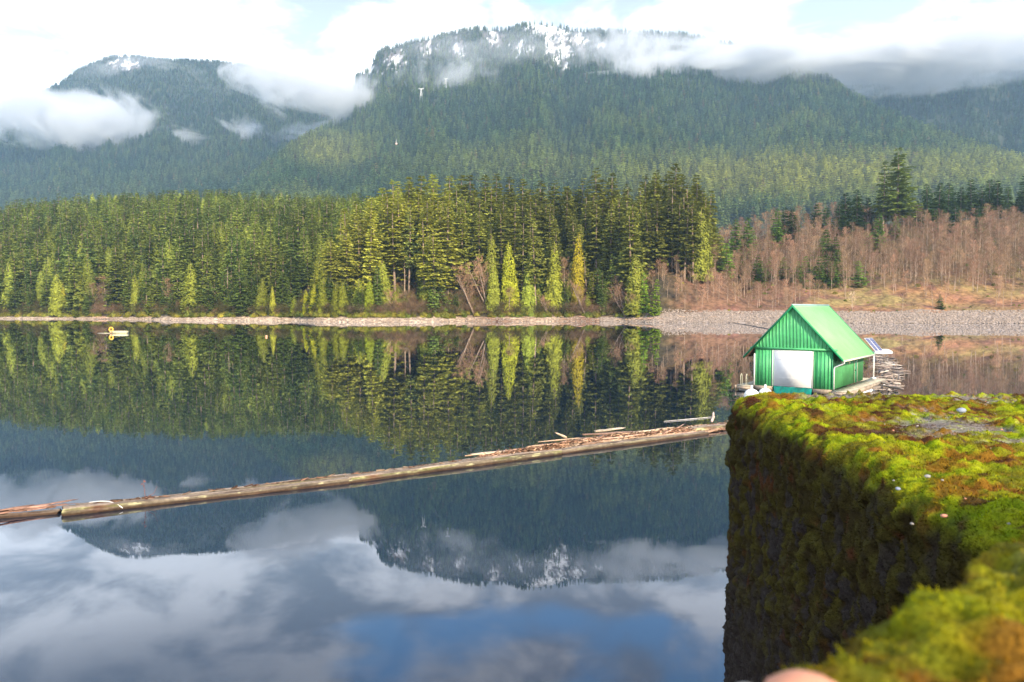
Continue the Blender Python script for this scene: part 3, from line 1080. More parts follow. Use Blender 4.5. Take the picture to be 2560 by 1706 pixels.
ZN = [(250, 'at the far left'), (345, 'above the yellow float'), (560, 'right of the yellow float'), (760, 'in the left bay'), (930, 'on the left peninsula flank'),
      (1130, 'above the brown slide'), (1270, 'behind the leaning alders'), (1420, 'behind the yellow-green cedars'), (1560, 'right of the golden cedar'), (1700, 'beside the bare alders'),
      (1860, 'left of the boathouse gable'), (2010, 'above the boathouse gable'), (2160, 'above the boathouse roof slope'), (2330, 'left of the lone spruce'), (9999, 'at the right edge')]


def auto_label(t_, bare=False):
    zone = [z for a, z in ZN if t_['px'] < a][0]
    d = t_['y'] - float(shore(t_['px']))
    row = 'at the shore' if d < 20 else ('low down' if d < 60 else ('halfway up the slope' if d < 130 else 'high on the slope'))
    hh_ = t_['h']
    if bare:
        size = 'tall' if hh_ > 13.5 else ('middling' if hh_ > 9 else 'small')
        if t_['kind'] == 'snag':
            return 'dead grey conifer with short limbs %s, %s' % (row, zone)
        c = 'reddish' if t_['tint'][1] / t_['tint'][0] < .6 else 'brown'
        return '%s bare %s alder %s, %s' % (size, c, row, zone)
    size = 'very tall' if hh_ > 38 else ('tall' if hh_ > 28 else ('middling' if hh_ > 15 else 'small'))
    g = t_['tint']
    c = 'yellow-green' if g[0] > .1 and t_['kind'] == 'cedar' else ('olive green' if g[0] > .095 else ('mid green' if g[0] > .07 else 'dark green'))
    kn = {'fir': 'fir', 'sparse_fir': 'open-crowned fir', 'spruce': 'bushy fir', 'cedar': 'cedar'}.get(t_['kind'], 'fir')
    return '%s %s %s %s, %s' % (size, c, kn, row, zone)


for lst, nm, grp, bare in ((ind_t, 'conifer_tree', 'conifers around the far shore', False), (ind_a, 'bare_tree', 'bare alders around the far shore', True)):
    for t_ in lst:
        pool = (ALD if bare else CON)[t_['kind']]
        H0, crown, trunk = pool[t_['var'] % len(pool)][:3]
        e = empty(nm, (t_['x'], t_['y'], t_['z'] - .15), t_['rot'])
        sz = t_['h'] / H0
        sxy = sz ** .75 * t_['sx'] if not bare else sz * t_['sx']
        e.scale = (sxy, sxy, sz)
        e.rotation_euler = (rng.normal(0, .022), rng.normal(0, .022), t_['rot'])
        for pn, pm in (('trunk', trunk), ('crown', crown)):
            o = link(pn, pm, e)
            o.color = (*t_['tint'], 1)
        tag(e, t_['label'] or auto_label(t_, bare), 'tree', t_['group'] or grp)


def stuff_trees(name, lst, pools, matkey, label, with_trunk):
    order = sorted(pools.keys())
    protos, start, hs = [], {}, []
    for k in order:
        start[k] = len(protos)
        for (H0, crown, trunk, V, F) in pools[k]:
            V2 = np.zeros((len(trunk.vertices), 3), np.float32)
            trunk.vertices.foreach_get('co', V2.ravel())
            V2 = np.array([v.co[:] for v in trunk.vertices])
            tf = [list(p.vertices) for p in trunk.polygons]
            t3 = [f for f in tf if len(f) == 3]
            t4 = [f for f in tf if len(f) == 4]
            Fs = [F] + [np.array(f) + len(V) for f in (t3, t4) if f]
            me = mesh_np(k, np.concatenate([V, V2]), Fs, M[matkey])
            me.materials.append(M['alder_bark' if 'alder' in k else 'bark'])
            mi = np.zeros(len(me.polygons), np.int32)
            mi[len(F):] = 1
            me.polygons.foreach_set('material_index', mi)
            protos.append(me)
            hs.append(H0)
    idx = np.array([start[t_['kind']] + t_['var'] for t_ in lst])
    sc = np.array([[(t_['h'] / hs[i]) ** (.75) * t_['sx']] * 2 + [t_['h'] / hs[i]] for t_, i in zip(lst, idx)])
    return scatter(name, np.array([[t_['x'], t_['y'], t_['z'] - .15] for t_ in lst]), sc, np.array([t_['rot'] for t_ in lst]), idx,
                   np.array([t_['tint'] for t_ in lst]), protos, label)


stuff_trees('forest', stf_t, CON, 'fol_ins', 'rest of the conifer forest filling the slopes behind the shore trees', True)
stuff_trees('alder_wood', stf_a, ALD, 'twig_ins', 'rest of the bare alder wood covering the right hillside', True)

# undergrowth
UP = []
for k in range(4):
    mb, V, F = alder(500 + k, H=2.6, spread=1.9, nl=26, sub=4, tw=4, tr=.03, low=.05, tww=.03, trunks=3)
    UP.append(mesh_np('bush', V, F, M['twig_ins']))
for k in range(2):
    V, F = cedar_crown(520 + k, 1.8, 1.5, .0, 500, .5, .5, .32)
    UP.append(mesh_np('bush_leafy', V, F, M['fol_ins']))
n = 5200
px = rng.uniform(-60, 2640, n)
d = 7 + rng.exponential(7, n)
d = np.where(px > 1640, 14.5 + rng.uniform(0, 1, n) ** 1.6 * 150, d)
keep = (px < 1640) | (rng.random(n) < np.where(d < 50, .42, .85))
px, d = px[keep], d[keep]
y = shore(px) + d
z = ground(px, y)
n = len(px)
rt_ = px > 1600
idx = np.where(rng.random(n) < np.where(rt_, .12, .32), rng.integers(4, 6, n), rng.integers(0, 4, n))
tn = lerp((.20, .165, .11), (.20, .125, .075), rng.random(n))
brn = np.clip(1 - np.abs(px - 1000) / 110, 0, 1) + np.clip(1 - np.abs(px - 1190) / 90, 0, 1) + np.clip(1 - np.abs(px - 1480) / 120, 0, 1) + np.clip(1 - np.abs(px - 255) / 60, 0, 1)
tn = np.where((rng.random(n) < .85 - brn)[:, None] & (px < 1600)[:, None], np.array([.085, .085, .035]), tn)
tn = np.where((idx >= 4)[:, None], lerp((.05, .07, .018), (.11, .10, .022), rng.random(n)), tn)
tn *= rng.uniform(.6, 1.15, (n, 1))
s_ = rng.uniform(.5, 1.3, n) * np.where(rt_, .8, 1.2)
s_ = np.where(rt_ & (d < 50), s_ * .5, s_)
scatter('undergrowth', np.stack([(px - 1280) / FPX * y, y, z - .1], -1), np.repeat(s_[:, None], 3, 1), rng.uniform(0, 6.28, n), idx, tn, UP,
        'brown and green undergrowth along the foot of the forest')

# stones of the right bank
RK = []
for k in range(6):
    r = np.random.default_rng(600 + k)
    mb = MB()
    mb.sphere((0, 0, 0), .5, 9, 6)
    V = np.concatenate(mb.V)
    V = V * (0.6 + .8 * vnoise(V + k * 7, 1.6, 60)[:, None]) * np.array([1.25, 1, .75])
    RK.append(mesh_np('stone', V, [np.array(mb.F[4])], M['rock']))
n = 11000
px = rng.uniform(1500, 2640, n)
d = rng.uniform(-1.5, 14.5, n)
px = np.where(rng.random(n) < .15, rng.uniform(-60, 1640, n), px)
d = np.where(px < 1560, rng.uniform(-.5, 6, n), d)
y = shore(px) + d
z = ground(px, y)
s_ = rng.uniform(.25, .95, n) ** 1.4
scatter('bank_stones', np.stack([(px - 1280) / FPX * y, y, z + s_ * .08], -1), np.repeat(s_[:, None], 3, 1), rng.uniform(0, 6.28, n), rng.integers(0, 6, n),
        np.ones((n, 3)), RK, 'pale broken stones covering the bank above the waterline')

# ------------------------------------------------------------------ forest on the mountains
FAR = []
for k in range(6):
    V, F = conifer_crown(700 + k, 32, 4.6, .05, 15, 6, 3, -.2, .2, 2.9, 1.9, .05, .75)
    FAR.append(mesh_np('far_fir', V, F, M['fol_far']))


def nearsky(px):
    """row of the near skyline (2560 px), nothing is needed far below it"""
    a = np.interp(px, *zip(*SKY), right=2000)
    b = np.interp(px, *zip(*CEN), left=2000, right=2000)
    c = np.interp(px, [1600, 1700, 1960, 2560], [490, 520, 500, 470], left=2000)
    return np.minimum(np.minimum(a, b), c)


def mountain_forest(mt, n, hmin, hmax, c0, c1, name, label, spots=()):
    V, px, py, rk = mt['V'], mt['px'], mt['py'], mt['rk']
    r = np.random.default_rng(int(px[0]) + n)
    nr, nc = py.shape
    # sample evenly in bearing and in height on the slope
    j = r.uniform(0, nc - 1.001, n)
    i = r.uniform(0, 1, n) ** .95 * (nr - 1.001)
    # more on the ridge line
    k = int(n * .04)
    i[:k] = nr - 1.01
    i0, j0 = i.astype(int), j.astype(int)
    fi, fj = (i - i0)[:, None], (j - j0)[:, None]
    P_ = (V[i0, j0] * (1 - fi) + V[i0 + 1, j0] * fi) * (1 - fj) + (V[i0, j0 + 1] * (1 - fi) + V[i0 + 1, j0 + 1] * fi) * fj
    pyy = (py[i0, j0] * (1 - fi[:, 0]) + py[i0 + 1, j0] * fi[:, 0])
    pxx = px[j0] + (px[1] - px[0]) * fj[:, 0]
    rkk = rk[i0, j0]
    keep = (pyy < nearsky(pxx) + 60) & (pxx > -120) & (pxx < 2700) & (r.random(n) > rkk * .92)
    P_, pyy, pxx = P_[keep], pyy[keep], pxx[keep]
    n = len(P_)
    q = fbm(P_, .004, 3, 66)
    q2 = fbm(P_, .02, 2, 67)
    tn = lerp(c0, c1, np.clip((q - .35) * 2.2 + (q2 - .5) * 1.2 + r.normal(0, .25, n), 0, 1))
    for (sx_, sy_, rx, ry, c) in spots:  # patches of yellower young trees, with sunlight on the lower slope painted into tint
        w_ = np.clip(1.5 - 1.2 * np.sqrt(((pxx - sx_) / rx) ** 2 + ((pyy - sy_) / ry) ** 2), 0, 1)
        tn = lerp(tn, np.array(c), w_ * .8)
    fr_ = np.clip((P_[:, 2] - 780) / 260, 0, 1) * np.clip((fbm(P_, .012, 3, 81) - .42) * 5, 0, 1) * r.uniform(.2, .9, n)
    tn = lerp(tn, (.17, .185, .20), fr_ * .75)
    odd = r.random(n) < .025
    tn[odd] = np.array([.10, .085, .045])
    h = r.uniform(hmin, hmax, n) * np.interp(P_[:, 2], [300, 1000], [1, .55])
    sc = np.stack([h / 32 * r.uniform(1.0, 1.45, n)] * 2 + [h / 32], -1)
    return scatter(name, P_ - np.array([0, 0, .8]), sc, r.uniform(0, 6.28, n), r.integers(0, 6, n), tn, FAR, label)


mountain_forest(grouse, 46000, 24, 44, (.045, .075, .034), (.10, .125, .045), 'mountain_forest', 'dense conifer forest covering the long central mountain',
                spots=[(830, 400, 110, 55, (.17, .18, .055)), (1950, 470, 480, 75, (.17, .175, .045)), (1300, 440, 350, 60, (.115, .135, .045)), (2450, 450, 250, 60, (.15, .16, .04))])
mountain_forest(west, 40000, 20, 36, (.035, .062, .034), (.075, .098, .042), 'mountain_forest', 'dense conifer forest covering the dark left mountain')
mountain_forest(east, 9000, 22, 38, (.03, .052, .034), (.05, .072, .038), 'mountain_forest', 'dark conifer forest on the slope at the right edge')


# ------------------------------------------------------------------ boathouse
from mathutils import Matrix
TH = 37.74
BW, BL = 5.36, 8.8
BX, BY = 21.90, 50.444
ZB, ZE, ZP, EO = 0.449, 2.497, 6.234, 0.75
M['green_wall'] = simple('green_metal_wall', (0.085, 0.45, 0.17), 0.5, 0.16, 0.9, 0.05, 30, 0.0, 0.5)
M['green_side'] = simple('green_metal_side', (0.10, 0.36, 0.14), 0.5, 0.2, 0.7, 0.05, 30, 0.0, 0.5)
M['green_roof'] = simple('green_roof', (0.27, 0.58, 0.25), 0.55, 0.10, 0.5, 0.05, 40, 0.0, 0.4)
M['green_trim'] = simple('green_trim', (0.012, 0.25, 0.10), 0.4, 0.1, 1.0)
M['cream'] = simple('cream_metal', (0.72, 0.70, 0.52), 0.5, 0.08, 1.0)
M['white'] = simple('white_paint', (0.82, 0.82, 0.80), 0.5, 0.05, 1.0, spec=.5)
M['door_white'] = simple('door_white', (0.96, 0.95, 0.92), 0.9, 0.03, 1.0, spec=.1)
M['soffit'] = simple('soffit_wood', (0.10, 0.06, 0.04), 0.8, 0.2, 2.0)
M['deck'] = simple('deck_boards', (0.42, 0.38, 0.29), 0.85, 0.3, 2.5, 0.3, 18.0)
M['tarp'] = simple('tarp', (0.0, 0.20, 0.16), 0.4, 0.3, 2.0, 0.6, 5.0)
M['dark'] = simple('dark_metal', (0.03, 0.03, 0.035), 0.5)
M['beige'] = simple('beige_vent', (0.62, 0.55, 0.33), 0.6, 0.1, 2.0)

bh = empty('boathouse', (BX, BY, 0), -R(TH))
tag(bh, 'green metal boathouse with a steep gable roof floating beside the mossy wall', 'boathouse')
sl = (ZP - ZE) / (BW / 2 + EO)
zw = ZE + sl * EO           # roof height above the wall line


def roofz(x):
    return ZP - sl * abs(x + BW / 2)


# front wall in pieces round the door opening; every rib follows the gable
DX0, DX1, DZ = -4.03, -1.32, 3.04
mb = MB()
for (a, b) in ((-BW, DX0), (DX1, 0.0)):
    mb.box(a, b, 0, .06, ZB, 3.10)
mb.box(DX0, DX1, 0, .06, DZ, 3.10)
tri = [(-BW, 3.10), (0, 3.10), (0, roofz(0) - .06), (-BW / 2, ZP - .06), (-BW, roofz(-BW) - .06)]
V = [(x, yy, z) for yy in (0, .06) for x, z in tri]
mb.add(V, [(0, 1, 2, 3, 4), (9, 8, 7, 6, 5)])
x = -BW + .12
while x < -.05:
    if not (DX0 - .02 < x < DX1 + .0):
        mb.box(x, x + .05, -.04, -.002, ZB, 3.09)
    mb.box(x, x + .05, -.04, -.002, 3.24, roofz(x if x < -BW / 2 else x + .05) - .08)
    mb.box(x - .012, x + .062, -.015, -.001, 3.24, roofz(x if x < -BW / 2 else x + .05) - .08)
    x += .238
front = mb.build('front_wall', M['green_wall'], bh)
mb = MB()
mb.box(-.06, 0, .06, BL, ZB, zw - .03)
mb.box(-BW, -BW + .06, .06, BL, ZB, zw - .03)
y = .25
while y < BL - .1:
    if not (5.9 < y < 6.85):
        mb.box(.001, .035, y, y + .05, ZB, zw - .1)
    mb.box(-BW - .035, -BW - .001, y, y + .05, ZB, zw - .1)
    y += .3
mb.build('side_walls', M['green_side'], bh)
mb = MB()
mb.box(-BW, 0, BL - .06, BL, ZB, 3.1)
mb.add([(x, yy, z) for yy in (BL - .06, BL) for x, z in tri], [(0, 1, 2, 3, 4), (9, 8, 7, 6, 5)])
mb.build('back_wall', M['green_side'], bh)
# roof: two slabs with standing ribs
YF, YB = -.216, BL + .186
mb = MB()
for s in (-1, 1):
    xe = -BW / 2 + s * (BW / 2 + EO)
    nx, nz = s * sl / math.hypot(1, sl), 1 / math.hypot(1, sl)
    t_ = .06
    A = [(-BW / 2, ZP), (xe, ZE), (xe - nx * t_, ZE - nz * t_), (-BW / 2, ZP - t_ / nz)]
    V = [(px_, yy, z) for yy in (YF, YB) for px_, z in A]
    mb.add(V, [(0, 1, 2, 3), (7, 6, 5, 4), (0, 4, 5, 1), (1, 5, 6, 2), (2, 6, 7, 3)])
    y = YF + .3
    while y < YB - .1:
        V = []
        for yy in (y, y + .03):
            for (px_, z) in ((-BW / 2 + s * .12, ZP - sl * .12), (xe, ZE)):
                for q in (.0, .022):
                    V.append((px_ + nx * q, yy, z + nz * q))
        mb.add(V, [(0, 1, 3, 2), (4, 6, 7, 5), (1, 5, 7, 3), (0, 2, 6, 4), (0, 4, 5, 1), (2, 3, 7, 6)])
        y += .305
mb.build('roof', M['green_roof'], bh)
mb = MB()
mb.tube([(-BW / 2, YF - .02, ZP + .02), (-BW / 2, YB + .02, ZP + .02)], .085, 6)
mb.build('ridge_cap', simple('ridge_metal', (.35, .52, .48), .35, .1, 1, metal=.3), bh)
# gable trim boards
mb = MB()
for yy in (YF - .05, YB + .003):
    for s in (-1, 1):
        xe = -BW / 2 + s * (BW / 2 + EO + .01)
        mb.add([(px_, y_, z) for y_ in (yy, yy + .045) for px_, z in ((-BW / 2, ZP + .06), (xe, ZE + .05), (xe, ZE - .14), (-BW / 2, ZP - .17))],
               [(0, 1, 2, 3), (7, 6, 5, 4), (0, 4, 5, 1), (1, 5, 6, 2), (2, 6, 7, 3)])
mb.build('gable_trim', M['green_trim'], bh)
MB().box(-BW - .32, .32, -.10, -.004, 3.10, 3.235).build('tie_beam', M['green_wall'], bh)
# soffit boards under the overhang
mb = MB()
for s in (-1, 1):
    xw = 0 if s > 0 else -BW
    xe = -BW / 2 + s * (BW / 2 + EO - .05)
    mb.add([(px_, yy, z) for yy in (YF + .0, YB - .0) for px_, z in ((xw, zw - .09), (xe, ZE - .02), (xe, ZE - .05), (xw, zw - .13))],
           [(0, 1, 2, 3), (7, 6, 5, 4), (0, 4, 5, 1), (2, 6, 7, 3)])
mb.build('soffit', M['soffit'], bh)
# door
mb = MB()
mb.box(DX0, DX1, -.035, .02, ZB + .03, DZ)
for k in range(1, 4):
    z = ZB + k * (DZ - ZB) / 4
    mb.box(DX0 + .03, DX1 - .03, -.041, -.034, z - .006, z + .006)
mb.build('roller_door', M['door_white'], bh)
mb = MB()
mb.box(DX1 + .002, DX1 + .06, -.06, -.003, ZB, DZ)
mb.box(DX0 - .06, DX0 - .002, -.06, -.003, ZB, DZ)
mb.build('door_frame', simple('door_frame_white', (.75, .75, .72), .5, .05), bh)
# tarp under the door
n_ = 24
V = []
for j in range(5):
    for i in range(n_):
        f = i / (n_ - 1)
        V.append((DX0 + .1 + f * (DX1 - DX0 - .1), -.12 - .05 * j / 4 + .045 * math.sin(i * 1.7 + j * .8) + .03 * math.sin(i * 3.1), ZB + .02 - j * .13 - .02 * math.sin(i * .9)))
me = mesh_np('tarp_skirt', V, grid_faces(5, n_), M['tarp'], True)
link('tarp_skirt', me, bh)
# corner trims, gutter and downpipe
mb = MB()
mb.box(-BW - .05, -BW + .03, -.055, .1, ZB, 2.75)
mb.build('corner_trim', M['white'], bh)
mb = MB()
mb.box(-.03, .03, -.05, -.002, ZB, zw - .1)
mb.build('corner_trim', M['green_trim'], bh)
mb = MB()
mb.box(EO - .02, EO + .08, YF - .03, YB, ZE - .10, ZE + .0)
mb.build('gutter', M['cream'], bh)
mb = MB()
mb.tube([(EO + .03, YF + .1, ZE - .05), (EO + .02, YF + .12, ZE - .2), (.12, .08, ZE - .50), (.09, .07, ZE - .62), (.09, .07, ZB + .02)], .045, 8)
mb.build('downpipe', M['white'], bh)
# side openings
for yy, lab in ((2.2, None), (4.3, None)):
    wf = MB().box(.002, .05, yy, yy + .36, 1.95, 2.5).build('window', M['beige'], bh)
    mb = MB()
    for k in range(5):
        mb.box(.051, .06, yy + .04, yy + .32, 2.0 + k * .1, 2.035 + k * .1)
    mb.build('louvre', M['cream'], wf)
dr = MB().box(.002, .045, 5.95, 6.8, ZB, 2.45).build('side_door', simple('side_door_green', (.03, .24, .09), .5, .1), bh)
MB().sphere((.09, 6.08, 1.4), .05, 8, 6).build('handle', M['dark'], dr)
mb = MB()
mb.box(.046, .06, 5.90, 5.95, ZB, 2.5)
mb.box(.046, .06, 6.8, 6.85, ZB, 2.5)
mb.box(.046, .06, 5.9, 6.85, 2.45, 2.5)
mb.build('frame', M['cream'], dr)
# deck: planks on beams, pale hull below
mb = MB()
y = -.25
while y < 11.4:
    mb.box(.05, 1.15, y, y + .19, .33 + rng.uniform(-.006, .006), .40)
    if y > BL + .1:
        mb.box(-BW - .9, .04, y, y + .19, .33, .40)
    mb.box(-BW - 1.25, -BW - .07, y, y + .19, .33 + rng.uniform(-.006, .006), .40)
    y += .2
mb.build('deck', M['deck'], bh)
mb = MB()
mb.box(1.16, 1.26, -.3, 11.4, .10, .38)
mb.box(-BW - 1.36, -BW - 1.26, -.3, 11.4, .10, .38)
mb.box(-BW - 1.2, -BW - .07, -.32, -.27, .12, .32)
mb.box(.03, 1.15, -.32, -.27, .12, .32)
mb.box(-BW, DX0, -.03, .0, .12, ZB - .01)
mb.box(DX1 + .05, 0, -.03, .0, .12, ZB - .01)
mb.build('deck_beam', simple('weathered_beam', (.34, .27, .20), .9, .4, 2, .3), bh)
mb = MB()
mb.box(.35, 1.22, .2, 11.2, -.25, .095)
for k in range(6):
    mb.box(1.22, 1.30, 4.3 + k * 1.1, 5.3 + k * 1.1, -.2, .09)
mb.box(-BW - 1.2, -BW - .3, .2, 11.2, -.25, .095)
mb.build('float_hull', M['white'], bh)
# ladder on the far left corner of the deck
mb = MB()
for xx in (-BW - 1.02, -BW - .62):
    for dy in (0, .28):
        pass
    mb.tube([(xx, .0, .36), (xx, .0, 1.05), (xx, .06, 1.16), (xx, .16, 1.2), (xx, .26, 1.16), (xx, .32, 1.05), (xx, .32, .36)], .022, 6)
mb.build('ladder_rail', M['cream'], bh)


def bl(x, y, z=0.0):
    a = -R(TH)
    return Vector((BX + x * math.cos(a) - y * math.sin(a), BY + x * math.sin(a) + y * math.cos(a), z))


# round white buoys
for (px, py, rr, lab) in ((1879, 990, .5, 'white round buoy floating in front of the left corner of the boathouse'), (1913, 986, .46, 'white buoy between the round buoy and the green tarp, half hidden by moss')):
    u, v = uv_of(px, py)
    y = (0.28 - CAMH) / float(v)
    e = empty('buoy', (float(u) * y, y, 0))
    tag(e, lab, 'buoy', 'white buoys at the boathouse')
    MB().sphere((0, 0, .26), rr, 24, 14, .96).build('float_ball', M['white'], e, True)
    mb = MB()
    for k in range(3):
        z_ = .1 + k * .16
        r_ = math.sqrt(max(.01, rr ** 2 - (z_ - .26) ** 2)) + .004
        a_ = np.linspace(0, 6.283, 25)
        mb.tube(np.stack([np.cos(a_) * r_, np.sin(a_) * r_, a_ * 0 + z_], -1), .012, 4, False)
    mb.build('band', M['cream'], e)
    MB().tube([(0, 0, .26 + rr * .9), (0, 0, .26 + rr + .22)], [.09, .06], 10).build('neck', M['white'], e)

# solar panel on its pole
pp = bl(.33, 10.95, .40)
e = empty('solar_panel', pp)
tag(e, 'solar panel on a white pole at the far end of the boathouse deck', 'solar panel')
MB().tube([(0, 0, 0), (0, 0, 2.25)], .05, 10).build('pole', M['white'], e, True)
MB().box(-.15, .15, -.15, .15, 0, .12).build('pole_base', M['white'], e)
Wv, Hv = Vector((.84, .5, 0)).normalized(), None
Hv = Vector((-.5, .84, 1.0)).normalized()
Nv = Wv.cross(Hv).normalized()
Mx = Matrix(((Wv.x, Hv.x, Nv.x, 0.15), (Wv.y, Hv.y, Nv.y, .35), (Wv.z, Hv.z, Nv.z, 2.72), (0, 0, 0, 1)))
MB().box(-.52, .52, -.72, .72, -.03, .0, Mx).build('panel_frame', M['white'], e)
m, t = newmat('solar_cells')
co = t.n('ShaderNodeTexCoord').outputs['Object']
nz = t.noise(co, 8, 2)
finish(t, t.n('ShaderNodeBsdfPrincipled', {'Base Color': t.mix(nz, rgb(.05, .06, .16), rgb(.12, .14, .30)), 'Roughness': .25}).outputs[0])
mb = MB()
for cx_ in (-.26, .26):
    for i in range(3):
        for j in range(7):
            x0 = cx_ - .22 + i * .15
            y0 = -.67 + j * .192
            mb.box(x0, x0 + .142, y0, y0 + .182, .003, .008, Mx)
mb.build('cells', m, e)
mb = MB()
mb.tube([(0, 0, 2.2), (.15, .35, 2.7)], .035, 6)
mb.tube([Mx @ Vector((-.5, -.3, -.06)), Mx @ Vector((.5, -.3, -.06))], .02, 6)
mb.tube([Mx @ Vector((-.5, .4, -.06)), Mx @ Vector((.5, .4, -.06))], .02, 6)
mb.build('bracket', M['white'], e)

# pale dinghy hull upturned on the raft of driftwood
c = at(2208, 884, 63)
mb = MB()
mb.sphere((0, 0, 0), 1, 20, 12)
V = np.concatenate(mb.V) * np.array([1.0, .5, .38])
V[:, 2] = np.where(V[:, 2] < 0, V[:, 2] * .15, V[:, 2])
V[:, 1] *= (1 - .45 * np.clip(V[:, 0], 0, 1) ** 2)
o = link('dinghy', mesh_np('dinghy', V, [np.array(mb.F[4])], M['white'], True), None, c)
o.rotation_euler = (0, 0, .3)
tag(o, 'small white upturned dinghy behind the solar panel on the driftwood', 'dinghy')

# ------------------------------------------------------------------ wood materials
def wood_mat(name, stretch=(1, 8, 8), c=None):
    m, t = newmat(name)
    co = t.n('ShaderNodeTexCoord').outputs['Object']
    mp = t.n('ShaderNodeMapping', {0: co, 3: (1.0 / stretch[0] * .6, stretch[1], stretch[2])}).outputs[0]
    a = t.n('ShaderNodeAttribute', attribute_name='tint').outputs['Color'] if c is None else t.n('ShaderNodeObjectInfo').outputs['Color']
    nz = t.noise(mp, 1.2, 6, .7)
    n2_ = t.noise(co, 9.0, 4, .6)
    f = t.m('MULTIPLY', t.mr(nz, .3, .7, .45, 1.45), t.mr(n2_, .3, .7, .8, 1.2))
    cc_ = t.n('ShaderNodeVectorMath', {0: a, 3: f}, operation='SCALE').outputs[0]
    bm = t.n('ShaderNodeBump', {'Strength': .7, 'Distance': .03, 'Height': nz}).outputs[0]
    finish(t, t.n('ShaderNodeBsdfPrincipled', {'Base Color': cc_, 'Roughness': .85, 'Specular IOR Level': .2, 'Normal': bm}).outputs[0])
    return m


M['log'] = wood_mat('weathered_log', (1.4, 7, 7))
M['stick'] = wood_mat('driftwood', (1.0, 9, 9), True)


def boom_log(p0, p1, r0, r1, label, seed, flat=.7, lich=1.0, notch=0.0, low=0.0):
    p0, p1 = Vector(p0), Vector(p1)
    d = p1 - p0
    L = d.length
    ang = math.atan2(d.y, d.x)
    ns_, nr = max(60, int(L * 14)), 40
    s = np.linspace(0, 1, ns_)
    th = np.linspace(0, 2 * math.pi, nr, endpoint=False)
    Sg, Tg = np.meshgrid(s, th, indexing='ij')
    rad = r0 + (r1 - r0) * Sg
    Pn = np.stack([Sg * L * .5, np.cos(Tg) * 1.2 + seed, np.sin(Tg) * 1.2], -1)
    rad = rad * (0.82 + .36 * fbm(Pn, 1.3, 4, seed % 7) + .30 * (fbm(Pn * np.array([.5, 5, 5]), 1.5, 3, 5) - .5) + .16 * (fbm(Pn * np.array([5, 2, 2]), 2.5, 3, 6) - .5))
    yv = np.cos(Tg) * rad
    zv = np.sin(Tg) * rad
    top = flat * (r0 + (r1 - r0) * Sg)
    crk = fbm(np.stack([Sg * L * .35, yv * 7 + seed, Sg * 0], -1), 1.6, 4, 11)
    zv = np.where(zv > top, top + (zv - top) * .25 - np.clip(crk - .52, 0, 1) * .28, zv)
    # split running along the top
    yv = yv * 1.08
    xv = Sg * L + .03 * np.cos(Tg * 3)
    zv = zv + .03 * np.sin(Sg * 5 + seed) + low
    V = np.stack([xv, yv, zv], -1)
    topm = np.clip((np.sin(Tg) - .62) * 6, 0, 1)
    tan_ = lerp((.44, .34, .26), (.27, .215, .17), np.clip((crk - .4) * 4, 0, 1))
    grey = lerp((.20, .165, .115), (.13, .10, .07), fbm(Pn, 2, 3, 8))
    ln = fbm(np.stack([Sg * L * 2.2, Tg * 1.3, Sg * 0 + seed], -1), 1.8, 4, 15)
    grey = lerp(grey, (.50, .47, .26), np.clip((ln - .57) * 14, 0, 1) * lich * .8)
    grey = lerp(grey, (.16, .17, .04), np.clip((fbm(Pn, 1.6, 3, 18) - .6) * 8, 0, 1) * lich * .6)
    grey = grey * (.25 + 1.5 * fbm(np.stack([Sg * L * .7, Tg * 5, Sg * 0], -1), 1.7, 4, 25))[..., None]
    tan_ = tan_ * (.45 + 1.1 * fbm(np.stack([Sg * L * .8, yv * 14, Sg * 0 + 4], -1), 1.7, 4, 26))[..., None]
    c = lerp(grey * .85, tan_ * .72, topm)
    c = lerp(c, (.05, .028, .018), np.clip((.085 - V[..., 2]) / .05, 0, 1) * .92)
    c = lerp(c, (.075, .045, .03), np.clip((crk - .56) * 12, 0, 1) * topm)
    c = lerp(c, (.10, .025, .02), np.clip(1 - np.abs(Sg * L - .9) / .45, 0, 1) * np.clip(1 - topm, 0, 1) * np.clip(np.sin(Tg) * 2, 0, 1) * .85 * lich)
    i = np.arange(ns_ - 1)[:, None] * nr + np.arange(nr)[None, :]
    i2 = np.arange(ns_ - 1)[:, None] * nr + ((np.arange(nr) + 1) % nr)[None, :]
    F = np.stack([i, i2, i2 + nr, i + nr], -1).reshape(-1, 4)
    VV = np.concatenate([V.reshape(-1, 3), [[.06, 0, 0], [L - .06, 0, 0]]])
    n0 = ns_ * nr
    k = np.arange(nr)
    F3 = np.concatenate([np.stack([np.full(nr, n0), (k + 1) % nr, k], -1), np.stack([np.full(nr, n0 + 1), n0 - nr + k, n0 - nr + (k + 1) % nr], -1)])
    cc_ = np.concatenate([c.reshape(-1, 3), [[.06, .04, .03]] * 2])
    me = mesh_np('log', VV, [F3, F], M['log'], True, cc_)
    o = link('boom_log', me, None, p0)
    o.rotation_euler = (0, 0, ang)
    tag(o, label, 'log', 'floating logs of the boom across the lake')
    return o


def wl(px, py, off=.15):
    p = on_water(px, py)
    return (p.x, p.y + off, 0.02)


